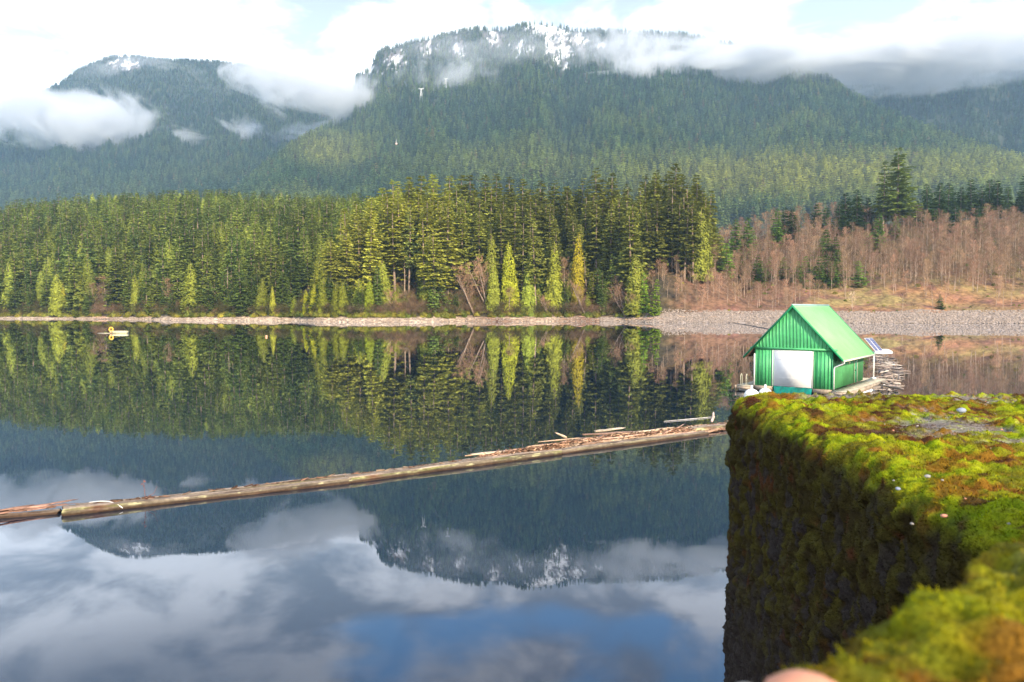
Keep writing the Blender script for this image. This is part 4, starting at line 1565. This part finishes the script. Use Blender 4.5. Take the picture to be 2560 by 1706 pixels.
boom_log(wl(-160, 1309), wl(142, 1286), .12, .14, 'thin broken bark-covered log at the far left end of the boom', 1, .6, 0.0)
lg2 = boom_log(wl(147, 1291, .2), wl(872, 1209, .2), .225, .185, 'long lichen-spotted boom log on the left with a white root curled on it', 2)
boom_log(wl(166, 1287, .50), wl(868, 1206, .47), .15, .13, 'slim pale log lashed behind the long lichen-spotted boom log on the left', 3, .5, .2, low=.06)
boom_log(wl(864, 1209, .2), wl(1400, 1138, .2), .225, .185, 'middle boom log with a dark cut end lying on its left neighbour', 4, low=.03)
boom_log(wl(872, 1205, .50), wl(1398, 1136, .47), .15, .13, 'slim tan log lashed behind the middle boom log', 5, .5, .1, low=.05)
boom_log(wl(1394, 1137, .2), wl(1768, 1087, .2), .20, .20, 'bare grey boom log in front of the driftwood heap', 6, .7, .25)
boom_log(wl(1735, 1087, .5), wl(1905, 1066, .5), .30, .28, 'thick yellowish boom log running behind the mossy wall', 7, .75, .8)

BD = (Vector(wl(1768, 1087)) - Vector(wl(864, 1208))).normalized()
SC = [(.52, .36, .24), (.42, .26, .17), (.30, .19, .13), (.60, .46, .32), (.24, .15, .11), (.48, .30, .22)]


def stick(name, p, yaw, L, r, col, label, group, tilt=0.0, n=6, bend=.04, slab=False, cat='driftwood'):
    k = 7
    s = np.linspace(0, 1, k)
    rr = np.random.default_rng(int(abs(p[0] * 977 + p[1] * 131)) + 5)
    pts = np.stack([s * L - L / 2, np.cumsum(rr.normal(0, bend * L / 6, k)), np.cumsum(rr.normal(0, bend * .3 * L / 6, k))], -1)
    pts[:, 1:] -= pts[k // 2, 1:]
    rad = r * (1 - .45 * s) * rr.uniform(.8, 1.15, k)
    rad[0] *= .5
    rad[-1] *= .35
    mb = MB().tube(pts, rad, n)
    V = np.concatenate(mb.V)
    if slab:
        V[:, 1] *= 2.0
        V[:, 2] *= .7
    Fs = [np.array(mb.F[q]) for q in (3, 4) if mb.F[q]]
    o = link(name, mesh_np(name, V, Fs, M['stick'], n > 4), None, p)
    o.rotation_euler = (0, -tilt, yaw)
    o.color = (*col, 1)
    tag(o, label, cat, group)
    return o


yaw0 = math.atan2(BD.y, BD.x)
r = np.random.default_rng(5)
for i in range(80):
    f = r.uniform(0, 1)
    px = 1255 + f * 570
    wid = np.interp(px, [1230, 1330, 1450, 1560, 1700, 1830], [.5, 1.3, 2.1, 2.4, 2.0, 1.6])
    pyl = np.interp(px, [1200, 1400, 1768, 1850], [1160, 1136, 1087, 1076])
    p = on_water(px, pyl)
    q = r.random()
    back = .5 + q * wid * .8
    L = r.uniform(.7, 3.6) if r.random() < .8 else r.uniform(3.5, 6.5)
    c_ = np.array(SC[r.integers(len(SC))]) * r.uniform(.8, 1.2)
    size = 'long' if L > 3 else 'short'
    big = r.random() < .25
    stick('driftwood_stick', (p.x, p.y + back, .05 + r.uniform(0, .22) * (1 - abs(q - .4))), yaw0 + r.normal(0, .07 if r.random() < .8 else .4), L, r.uniform(.06, .11) if big else r.uniform(.025, .055), c_,
          '%s %s stick in the driftwood heap behind the grey boom log' % (size, 'pale' if c_[0] > .45 else 'brown'), 'driftwood heaped behind the boom', slab=big, tilt=r.normal(0, .03), bend=.05)
stick('driftwood_pole', (lambda a: (a.x, a.y + .9, .10))(on_water(1310, 1139)), yaw0 - .02, 5.6, .055, (.62, .42, .26), 'long tan pole whose orange tip sticks out left of the driftwood heap', None, cat='driftwood', bend=.01)
p = on_water(1540, 1100)
stick('bleached_log', (p.x, p.y + 1.9, .16), yaw0 - .03, 1.9, .10, (.50, .40, .29), 'bleached pointed log lying on top of the driftwood heap', None, slab=True)
p = on_water(1408, 1118)
stick('bleached_branch', (p.x, p.y + 1.6, .25), yaw0 + 2.6, .6, .06, (.66, .48, .32), 'small hooked pale branch standing at the back of the driftwood heap', None, tilt=.4)
p = on_water(1795, 1066)
stick('root_stump', (p.x, p.y + .9, .32), 1.2, .9, .09, (.62, .46, .38), 'pinkish forked root standing on the boom next to the mossy wall', None, tilt=.5, bend=.3)
p = on_water(1730, 1052)
stick('thin_pole', (p.x, p.y + .4, .03), yaw0 - .09, 3.6, .025, (.62, .58, .55), 'thin straight grey pole floating behind the boom near the mossy wall', None, bend=.004)

# bark litter over the heap and the log tops
n = 1800
px = r.uniform(1200, 1850, n)
pyl = np.interp(px, [1200, 1400, 1768, 1850], [1160, 1136, 1087, 1076])
_, v = uv_of(px, pyl)
yy = -CAMH / v
wid = np.interp(px, [1200, 1330, 1450, 1560, 1700, 1850], [.3, 1.2, 1.9, 2.3, 1.9, 1.5])
q = r.random(n)
Pt = np.stack([(px - 1280) / FPX * yy, yy + .3 + q * wid, .04 + .24 * np.sin(np.clip(q * 1.2, 0, 1) * math.pi) * r.uniform(.4, 1, n)], -1)
CH = []
for k in range(4):
    rr = np.random.default_rng(800 + k)
    V = np.array([[-.5, -.12, 0], [.5, -.06, .02], [.45, .1, 0], [-.4, .13, .03], [-.5, -.12, -.04], [.5, -.06, -.03], [.45, .1, -.04], [-.4, .13, -.03]]) + rr.normal(0, .03, (8, 3))
    CH.append(mesh_np('chip', V, [np.array([[0, 1, 2, 3], [7, 6, 5, 4], [0, 4, 5, 1], [1, 5, 6, 2], [2, 6, 7, 3], [3, 7, 4, 0]])], M['twig_ins']))
scatter('bark_litter', Pt, np.stack([r.uniform(.1, .55, n)] + [r.uniform(.1, .4, n)] * 2, -1), yaw0 + r.normal(0, .5, n), r.integers(0, 4, n),
        np.array(SC)[r.integers(0, len(SC), n)] * r.uniform(.2, 1.1, (n, 1)), CH, 'loose bark and splinters lying on the floating driftwood', tilt=r.normal(0, .25, (n, 2)))
# litter on top of the long logs
n = 170
f = r.random(n)
A = np.array(wl(170, 1290, .42))
B = np.array(wl(1396, 1138, .4))
Pt = A + (B - A) * f[:, None]
Pt[:, 1] += r.normal(0, .07, n)
Pt[:, 2] = .15 + r.uniform(0, .04, n)
scatter('bark_litter', Pt, np.stack([r.uniform(.08, .35, n)] * 3, -1), yaw0 + r.normal(0, .35, n), r.integers(0, 4, n),
        np.array(SC)[r.integers(0, len(SC), n)] * r.uniform(.2, .6, (n, 1)), CH, 'bark scraps along the tops of the boom logs', tilt=r.normal(0, .2, (n, 2)))
# strips on the leftmost thin log
for i in range(16):
    px = r.uniform(-20, 138)
    p = on_water(px, np.interp(px, [0, 140], [1296, 1282]))
    stick('bark_strip', (p.x, p.y + r.uniform(.1, .45), .1 + r.uniform(0, .12)), yaw0 + r.normal(.05, .14), r.uniform(.5, 1.9), r.uniform(.02, .05), np.array([.26, .15, .11]) * r.uniform(.7, 1.5),
          'reddish bark strip on the thin broken log at the left end of the boom', 'bark strips on the broken left log', slab=True)
# seedling and white root on the left boom log
p = on_water(352, 1267)
e = empty('seedling', (p.x, p.y + .3, .13))
tag(e, 'small bare reddish seedling growing on the left boom log', 'seedling')
mb = MB()
mb.tube([(0, 0, 0), (-.03, 0, .3), (-.06, .02, .62)], [.012, .009, .004], 4)
mb.tube([(0, 0, 0), (.1, 0, .12), (.25, .02, .2), (.36, .0, .42)], [.012, .01, .008, .004], 4)
mb.tube([(0, 0, .02), (.2, .03, .06), (.32, .02, .14)], [.01, .008, .004], 4)
mb.build('stem', simple('red_stem', (.22, .09, .07), .8), e)
V, F = sprays(np.array([[-.02, 0, .25], [-.05, 0, .4], [-.06, 0, .5], [-.06, .02, .6], [-.04, 0, .33]]), unit(r.normal(0, 1, (5, 3)) + np.array([0, 0, .5])), np.full(5, .09), np.full(5, .05), unit(r.normal(0, 1, (5, 3))))
link('leaves', mesh_np('leaves', V, F, simple('red_leaf', (.25, .08, .05), .8)), e)
a_ = np.linspace(0, 1, 14)
p = on_water(262, 1275)
pts = np.stack([-.55 + a_ * 1.05 + .05 * a_ ** 3, -.05 - .18 * a_ ** 3, .20 + .05 * np.sin(a_ * 3.14) - .12 * a_ ** 4], -1)
o = MB().tube(pts, .014, 5).build('root', simple('white_root', (.75, .70, .66), .8), None, True, (p.x, p.y + .2, -.02))
tag(o, 'thin white curled root lying over the left boom log', 'root')

# driftwood raft behind the boathouse
for i in range(110):
    f = i / 110
    py = 893 + 88 * f ** 1.25
    cxp = np.interp(py, [885, 920, 950, 985], [2196, 2222, 2226, 2212])
    hw = np.interp(py, [885, 930, 960, 985], [22, 26, 24, 26])
    p = on_water(cxp + r.uniform(-1, 1) * hw, py)
    c_ = np.array(SC[r.integers(len(SC))]) * r.uniform(.8, 1.3)
    c_ = c_ * .35 + c_.mean() * .45
    stick('driftwood_log', (p.x, p.y, .04 + r.uniform(0, .3)), .35 + r.normal(0, .9), r.uniform(.5, 2.4), r.uniform(.04, .14), c_,
          '%s driftwood log in the raft of logs behind the boathouse' % ('pale' if c_[0] > .3 else 'brown'), 'driftwood raft behind the boathouse', tilt=r.normal(0, .08))

# yellow float with its log
p = on_water(293, 834)
e = empty('float_marker', p)
tag(e, 'little log raft carrying a yellow ring, far out on the left of the lake', 'float')
MB().box(-.9, 2.5, -.6, .6, -.1, .62).build('raft', simple('raft_wood', (.62, .56, .34), .8, .2), e)
a_ = np.linspace(0, 6.283, 25)
MB().tube(np.stack([-1.45 + np.cos(a_) * .42, a_ * 0, .95 + np.sin(a_) * .48], -1), .2, 8, False).build('ring', simple('yellow_ring', (.75, .45, .06), .6, .1), e, True)
MB().tube([(-1.5, 0, .05), (-1.5, 0, .6)], .3, 8).build('ring_stand', simple('stand', (.55, .38, .22), .8), e, True)
MB().tube([(-1.2, 0, .06), (-4.9, .3, .06)], [.09, .06], 6).build('pole', M['deck'], e, True)
p = on_water(666, 843)
o = MB().sphere((0, 0, .15), .24, 12, 8).build('small_buoy', simple('orange_buoy', (.85, .42, .25), .5, .1), None, True, p)
tag(o, 'tiny pale orange buoy alone in the left part of the lake', 'buoy')
p = on_water(1872, 814)
p2, p3 = on_water(1822, 806), on_water(1925, 824)
o = MB().tube([p2, p, p3], .16, 8).build('floating_pipe', M['dark'], None, True)
tag(o, 'dark thin pipe floating from the stony bank towards the boathouse roof', 'pipe')

# driftwood on the far shores
for i in range(34):
    px = r.uniform(1180, 1800) if i < 26 else r.uniform(250, 420)
    d = r.uniform(2, 7)
    yy = float(shore(px)) + d
    L = r.uniform(3, 10)
    stick('shore_driftwood', ((px - 1280) / FPX * yy, yy, float(ground(px, yy)) + .2), r.normal(0, .35), L, r.uniform(.1, .22), np.array(SC[r.integers(len(SC))]) * r.uniform(.9, 1.5),
          'pale drift log stranded on the far shore %s' % ('below the leaning alders' if px < 1560 and px > 1000 else ('near the stony bank' if px > 1560 else 'of the left bay')), 'drift logs stranded on the far shore', tilt=r.normal(0, .05))

# pylons and gondola on the mountain
def mount_point(px, py, mt):
    V, P_, Q = mt['V'], mt['px'], mt['py']
    j = int(np.argmin(np.abs(P_ - px)))
    i = int(np.argmin(np.abs(Q[:, j] - py)))
    return Vector(V[i, j])


PY = empty('pylon')
tag(PY, 'white lattice pylon of the aerial tramway standing clear of the mist', 'pylon', 'tramway pylons on the mountain')
mb = MB()
for sx in (-1, 1):
    for sy in (-1, 1):
        mb.tube([(sx * 4.5, sy * 4.5, -4), (sx * 1.2, sy * 1.2, 40)], .45, 4)
        for k in range(5):
            z0, z1 = k * 8, k * 8 + 8
            w0, w1 = 4.5 - 3.3 * z0 / 40, 4.5 - 3.3 * z1 / 40
            mb.tube([(sx * w0, sy * w0, z0), (-sx * w1, sy * w1, z1)], .22, 3)
            mb.tube([(sx * w0, sy * w0, z0), (sx * w1, -sy * w1, z1)], .22, 3)
tw_ = mb.build('tower', M['white'], PY)
ca = MB().box(-8, 8, -1.3, 1.3, 39, 41).box(-8, -6, -2.5, 2.5, 41, 42.5).box(6, 8, -2.5, 2.5, 41, 42.5).build('crossarm', M['white'], PY)
PY.location = mount_point(1117, 236, grouse) + Vector((0, -12, 0))
PY.scale = (.85,) * 3
for (px, py, s, lab) in ((1059, 264, .95, 'left, lower pylon of the tramway, half veiled by mist'), (1171, 83, .6, 'small pylon on the ridge line left of the summit'), (1203, 85, .6, 'small pylon next to the snowy patch on the ridge left of the summit')):
    o = PY.copy()
    COL.objects.link(o)
    o.location = mount_point(px, py, grouse) + Vector((0, -15, 0))
    o.scale = (s,) * 3
    o['label'] = lab
    for ch in (tw_, ca):
        c_ = ch.copy()
        COL.objects.link(c_)
        c_.parent = o
gp = at(991, 358, 1500)
e = empty('gondola', gp)
tag(e, 'tiny white and orange tramway gondola hanging over the left flank of the mountain', 'gondola')
MB().box(-1.6, 1.6, -1.4, 1.4, -3.5, 0).build('cabin', simple('cabin', (.85, .55, .42), .5), e)
MB().tube([(0, 0, 0), (-.3, 0, 3.5), (0, 0, 7)], .3, 5).build('hanger', M['white'], e)

# ------------------------------------------------------------------ mossy walls in the foreground
def rbox_faces(lo, hi, rad, res_list):
    """point grids on chosen faces of a rounded box: list of (axis, side, a_range, b_range, na, nb)"""
    out = []
    for ax, side, (a0, a1), (b0, b1), na, nb in res_list:
        a = np.linspace(a0, a1, na)
        b = np.linspace(b0, b1, nb)
        A_, B_ = np.meshgrid(a, b, indexing='ij')
        Pq = np.zeros(A_.shape + (3,))
        o_ = [k for k in range(3) if k != ax]
        Pq[..., o_[0]], Pq[..., o_[1]] = A_, B_
        Pq[..., ax] = hi[ax] if side > 0 else lo[ax]
        out.append(Pq)
    return out


def moss_wall(name, label, lo, hi, rad, faces, origin, yaw, seed, tufts, tuft_len, view=None, amp=1.0):
    lo, hi = np.array(lo, float), np.array(hi, float)
    ilo, ihi = lo + rad, hi - rad
    ilo[2] = lo[2]
    grids = rbox_faces(lo, hi, rad, faces)
    Vs, Fs, Cs, Ns, n0 = [], [], [], [], 0
    Ry = np.array([[math.cos(yaw), -math.sin(yaw), 0], [math.sin(yaw), math.cos(yaw), 0], [0, 0, 1]])
    for (spec, G) in zip(faces, grids):
        Q = np.clip(G, ilo, ihi)
        N = unit(G - Q)
        Pp = Q + N * rad
        Wp = Pp + seed * 3.1
        up = np.clip(N[..., 2], 0, 1)
        big = fbm(Wp, 2.3, 3, seed)
        cush, cv = worley(Wp + .12 * fbm(Wp, 9, 2, 3)[..., None], 9.0, seed)
        cush2, cv2 = worley(Wp, 22.0, seed + 1)
        fine = fbm(Wp, 70, 3, 4)
        mid = fbm(Wp, 14, 3, 6)
        mossy = np.clip((fbm(Wp * np.array([1, 1, 1]), 3.2, 4, seed + 2) - .40) * 7, 0, 1)
        # bare gravel shows in the middle of the top
        gr = np.clip((fbm(Wp, 2.6, 4, seed + 3) + .45 * (fbm(Wp, 34, 2, 12) - .5) - .535) * 9, 0, 1) * up ** 4 * np.clip((Pp[..., 0] - lo[0] - .35) / .5, 0, 1)
        cushm = np.clip(1 - cush * 1.35, 0, 1) ** .6
        thick = (1 - gr) * (.4 + .6 * mossy)
        disp = amp * (.042 * (big - .5) * 2 + .043 * cushm * (cv > .45) * thick + .024 * np.clip(1 - cush2 * 1.3, 0, 1) * thick + .012 * (fine - .5) * (1 + thick) + .02 * (mid - .5))
        # hanging lumps on the steep face
        side = 1 - up
        Ws = Wp * np.array([1, 1, .42])
        cs, csv = worley(Ws, 13.0, seed + 4)
        disp += amp * side * (.034 * np.clip(1 - cs * 1.3, 0, 1) * (csv > .35))
        Pd = Pp + N * disp[..., None]
        g1 = lerp((.16, .225, .005), (.31, .33, .008), np.clip((mid - .3) * 2.4, 0, 1))          # bright green
        g2 = lerp((.19, .16, .010), (.10, .095, .010), np.clip((fine - .3) * 2, 0, 1))            # olive
        rust = np.array([.20, .075, .012])
        mar = np.array([.060, .018, .010])
        sel = fbm(Wp, 3.4, 4, seed + 5)
        near_ = name == 'mossy_parapet'
        if near_:
            g1 = g1 * np.array([1.02, .82, 1.0])
        c = lerp(g2, g1, np.clip((sel - (.50 if near_ else .44)) * 7 + (cv > .45) * cushm * .9, 0, 1))
        rs = fbm(Wp, 8.5, 4, seed + 6)
        c = lerp(c, rust, np.clip((rs - (.51 if near_ else .56)) * 11, 0, 1) * .8)
        c = lerp(c, mar, np.clip((fbm(Wp, 7.0, 4, seed + 7) - .62) * 14, 0, 1) * .9)
        grav = lerp((.30, .27, .24), (.14, .12, .10), np.clip((fbm(Wp, 55, 2, 9) - .4) * 4, 0, 1))
        c = lerp(c, grav, gr * .9)
        # steep face: sparser, browner moss over dark concrete
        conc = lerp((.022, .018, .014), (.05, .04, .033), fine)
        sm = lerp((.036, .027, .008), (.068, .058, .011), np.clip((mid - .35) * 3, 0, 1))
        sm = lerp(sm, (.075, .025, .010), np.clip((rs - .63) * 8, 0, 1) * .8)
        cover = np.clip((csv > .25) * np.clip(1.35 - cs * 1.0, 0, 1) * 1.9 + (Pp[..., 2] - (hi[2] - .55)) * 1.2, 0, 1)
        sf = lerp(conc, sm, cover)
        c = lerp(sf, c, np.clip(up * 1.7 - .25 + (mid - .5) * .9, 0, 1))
        gap = np.clip((cush2 - .42) * 2.2, 0, 1) * .55 + np.clip((cush - .55) * 2.5, 0, 1) * .35
        c = lerp(c, c * np.array([.45, .34, .5]), np.clip(gap, 0, .8))  # darkens the moss between cushions, shade painted into the colour
        na, nb = G.shape[:2]
        F = grid_faces(na, nb)
        # keep all faces turned outward
        o0 = np.cross(Pd[1:, :-1] - Pd[:-1, :-1], Pd[:-1, 1:] - Pd[:-1, :-1])
        if (o0 * N[:-1, :-1]).sum() > 0:
            F = F[:, ::-1]
        Vs.append(Pd.reshape(-1, 3) @ Ry.T)
        Ns.append(N.reshape(-1, 3) @ Ry.T)
        Cs.append(c.reshape(-1, 3))
        Fs.append(F + n0)
        n0 += na * nb
    V, N, C, F = np.concatenate(Vs), np.concatenate(Ns), np.concatenate(Cs), np.concatenate(Fs)
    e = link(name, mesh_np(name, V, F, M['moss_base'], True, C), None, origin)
    tag(e, label, 'wall')
    # moss blades
    rr = np.random.default_rng(seed + 90)
    fc = V[F].mean(1)
    a1 = V[F[:, 1]] - V[F[:, 0]]
    a2 = V[F[:, 3]] - V[F[:, 0]]
    area = np.linalg.norm(np.cross(a1, a2), axis=1)
    cc_ = C[F].mean(1)
    green = np.clip((cc_[:, 0] + cc_[:, 1]) / (cc_[:, 2] * 6 + .02), 0, 1)
    dist = np.linalg.norm(fc + np.array(origin) - np.array([0, 0, CAMH]), axis=1)
    wgt = area * green / dist ** 1.2 * (dist < 9)
    pick = rr.choice(len(F), tufts, p=wgt / wgt.sum())
    uu, ww = rr.random(tufts)[:, None], rr.random(tufts)[:, None]
    C0 = V[F[pick, 0]] + a1[pick] * uu + a2[pick] * ww
    Nn = N[F[pick, 0]]
    D = unit(Nn + rr.normal(0, .55, (tufts, 3)))
    L = tuft_len * rr.uniform(.5, 1.3, tufts)
    sdv = unit(np.cross(D, rr.normal(0, 1, (tufts, 3)))) * (L * .20)[:, None]
    TV = np.stack([C0 - sdv, C0 + sdv, C0 + D * L[:, None]], 1).reshape(-1, 3)
    tc = np.repeat(cc_[pick] * rr.uniform(.45, 1.85, (tufts, 1)), 3, 0)
    o = link('moss', mesh_np('moss', TV, np.arange(len(TV)).reshape(-1, 3), M['moss_blade'], False, tc), e)
    return e


m, t = newmat('moss_base')
a = t.n('ShaderNodeAttribute', attribute_name='tint').outputs['Color']
co = t.n('ShaderNodeTexCoord').outputs['Object']
nz = t.noise(co, 160, 4, .7)
c_ = t.n('ShaderNodeVectorMath', {0: a, 3: t.mr(nz, .3, .7, .55, 1.45)}, operation='SCALE').outputs[0]
bmp = t.n('ShaderNodeBump', {'Strength': .8, 'Distance': .006, 'Height': nz}).outputs[0]
finish(t, t.n('ShaderNodeBsdfPrincipled', {'Base Color': c_, 'Roughness': .95, 'Specular IOR Level': .1, 'Normal': bmp}).outputs[0])
M['moss_base'] = m
m, t = newmat('moss_blade')
a = t.n('ShaderNodeAttribute', attribute_name='tint').outputs['Color']
d_ = t.n('ShaderNodeBsdfDiffuse', {0: a})
tr_ = t.n('ShaderNodeBsdfTranslucent', {0: a})
finish(t, t.n('ShaderNodeMixShader', {0: .35, 1: d_.outputs[0], 2: tr_.outputs[0]}).outputs[0])
M['moss_blade'] = m

DH = .75
ZT = CAMH - DH
y0w = math.atan2(2.33 - 2.04, 7.75 - 2.95)       # the wall runs slightly to the right going away
moss_wall('mossy_wall', 'thick concrete wall end carpeted in bright green and rust moss rising from the water', (0, 0, -1 - ZT), (7.5, 5.9, 0), .17,
          [(0, -1, (.0, 5.9), (-3.6, 0), 430, 300), (2, 1, (0, 4.6), (.0, 5.9), 330, 430), (1, 1, (0, 4.6), (-.5, 0), 330, 40), (0, -1, (.0, 5.9), (-6.2, -3.6), 120, 50),
           (1, 1, (0, 4.6), (-6.2, -.5), 60, 60), (2, 1, (4.6, 7.5), (0, 5.9), 60, 120), (1, -1, (0, 7.5), (-6.2, 0), 80, 60)],
          (1.585 - .52 * math.tan(y0w), .62, ZT), -y0w, 3, 300000, .014)
moss_wall('mossy_parapet', 'blurred near parapet covered in yellow-green moss at the lower right corner', (0, -1.2, -1.0), (2.6, 0, 0), .10,
          [(1, 1, (0, 2.6), (-1.0, 0), 300, 90), (2, 1, (0, 2.6), (-1.2, 0), 300, 150), (0, -1, (-1.2, 0), (-1.0, 0), 120, 90)],
          (.16, .61, CAMH - .334), math.radians(38.5), 8, 70000, .007, amp=.7)

# pebbles
PB = []
for k in range(3):
    rr = np.random.default_rng(900 + k)
    mb = MB()
    mb.sphere((0, 0, 0), 1, 14, 9)
    V = np.concatenate(mb.V)
    V = V * (.8 + .35 * vnoise(V + 9 * k, 1.1, 61)[:, None]) * np.array([1.2, 1, .62])
    PB.append(V)
    PBF = np.array(mb.F[4])
pm_w = simple('pale_pebble', (.34, .32, .30), .7, .1, 30)
pm_g = simple('grey_pebble', (.34, .31, .28), .8, .2, 30)
pm_b = simple('blue_pebble', (.26, .30, .38), .7, .1, 30)
pm_p = simple('pink_pebble', (.62, .27, .16), .6, .12, 30)


def pebble(px, py, rr_, mat, label, k=0, zt=ZT, nm='pebble', group=None, lift=0.0):
    u, v = uv_of(px, py)
    y = (zt + rr_ * .3 + lift - CAMH) / float(v)
    o = link(nm, mesh_np(nm, PB[k] * rr_, PBF, mat, True), None, (float(u) * y, y, zt + rr_ * .3 + lift))
    o.rotation_euler = (0, 0, px * .37)
    tag(o, label, 'pebble', group)
    return o


pebble(2319, 1191, .012, pm_w, 'pale round pebble alone in the middle of the moss', 0, lift=.02)
pebble(2245, 1222, .010, pm_b, 'flat bluish pebble near the edge of the mossy wall', 1, lift=.01)
pebble(2404, 1026, .030, pm_b, 'bluish stone near the far edge of the mossy wall top', 2, lift=.03)
pebble(2360, 1290, .010, pm_p, 'small orange pebble near the rounded edge of the wall', 1, lift=.01)
pebble(2445, 1158, .010, pm_w, 'pale pebble right of the lone one in the moss', 2, lift=.02)
rg = np.random.default_rng(31)
o = link('pebble', mesh_np('pebble', PB[1] * .027, PBF, pm_p, True), None, (.240, .60, CAMH - .320))
tag(o, 'large blurred pink stone on the near parapet at the bottom of the picture', 'pebble')
o = link('pebble', mesh_np('pebble', PB[2] * .014, PBF, pm_w, True), None, (.192, .595, CAMH - .318))
tag(o, 'blurred whitish stone left of the large pink stone on the near parapet', 'pebble')
for k in range(34):
    px, py = rg.uniform(2180, 2555), rg.uniform(1000, 1110) if k < 26 else rg.uniform(1120, 1330)
    pebble(px, py, rg.uniform(.003, .007), pm_g if rg.random() < .75 else pm_p, 'tiny pale pebble among the gravel on top of the mossy wall', int(rg.integers(3)), group='tiny pebbles on the wall top', lift=.016)

# ------------------------------------------------------------------ haze and mist
m, t = newmat('haze_air')
m.node_tree.nodes.clear()
hv = t.n('ShaderNodeVolumePrincipled', {'Color': rgb(0.50, 0.76, 1.0), 'Density': 0.00009, 'Anisotropy': 0.1})
t.n('ShaderNodeOutputMaterial', {'Volume': hv.outputs[0]})
hb = MB().box(-5200, 5200, -120, 8200, -1.5, 1750)
tag(hb.build('haze', m), 'blue air between the lake and the mountains', kind='stuff')


def mist_mat(seed, dens, nscale, thr, soft, col=(.97, .98, 1)):
    m, t = newmat('mist_%d' % seed)
    co = t.n('ShaderNodeTexCoord').outputs['Object']
    gen = t.n('ShaderNodeMapping', {0: co, 1: (seed * 3.7, seed * 1.3, seed * .9), 3: (1.9, 1.0, .75)}).outputs[0]
    nz = t.noise(gen, nscale, 6.0, 0.62, 1.1)
    ln = t.vm('LENGTH', co)
    fall = t.mr(ln, 1.0, 0.1)
    k = t.m('SUBTRACT', t.m('ADD', t.m('MULTIPLY', t.m('SUBTRACT', nz, .5), 4.2), t.m('MULTIPLY', fall, 1.15)), thr)
    k = t.m('MULTIPLY', t.m('DIVIDE', k, soft, clamp=True), t.mr(ln, 1.0, 0.75))
    v = t.n('ShaderNodeVolumePrincipled', {'Color': rgb(*col), 'Density': t.m('MULTIPLY', k, dens), 'Anisotropy': 0.1})
    t.n('ShaderNodeOutputMaterial', {'Volume': v.outputs[0]})
    return m


def mist(px, py, w_, h_, y, dy, dens, label, seed, thr=.62, soft=.35, nscale=1.6, tilt=0.0):
    """a drifting bank of mist: centre (row/column of the 2353 px view), half width/height there, distance, half depth in metres"""
    c = at(px * K, py * K, y)
    mb = MB()
    mb.sphere((0, 0, 0), 1.0, 32, 16)
    o = mb.build('mist_bank', mist_mat(seed, dens, nscale, thr, soft), smooth=True)
    o.location = c
    o.scale = (w_ * K / FPX * y, dy, h_ * K / FPX * y)
    o.rotation_euler = (0, tilt, math.atan2(-c.x, c.y))
    tag(o, label, kind='stuff')
    return o


mist(120, 275, 400, 95, 2500, 260, .016, 'bright mist bank lying across the left mountain', 1, .30, .5, 1.5)
mist(725, 208, 275, 90, 2550, 260, .014, 'mist filling the saddle left of the snow-streaked cliffs', 2, .35, .6, 1.5, .12)
mist(575, 305, 110, 45, 2700, 150, .010, 'small tuft of mist in the valley', 3, .5, .6, 1.5, .3)
mist(720, 300, 140, 36, 2750, 150, .008, 'thin shred of mist running down the valley', 4, .5, .6, 1.5, -.2)
mist(1060, 185, 190, 75, 2500, 170, .008, 'pale mist below the cliffs around the pylons', 5, .42, .8, 1.6, .1)
mist(1460, 130, 230, 95, 2650, 220, .013, 'torn bright mist right of the summit', 6, .40, .6, 1.7)
mist(1720, 150, 500, 66, 2500, 280, .022, 'long mist bank on the right shoulder', 7, .18, .5, 1.6)
mist(2200, 118, 480, 84, 2400, 300, .016, 'long soft cloud bank over the right slopes', 8, .10, .5, 1.5)
mist(320, 160, 330, 50, 3300, 160, .004, 'thin veil of mist on the summit of the left mountain', 9, .45, .9, 1.6)
mist(1150, 110, 380, 62, 2450, 160, .0035, 'thin veil drifting across the cliffs below the summit', 10, .40, .9, 1.9)
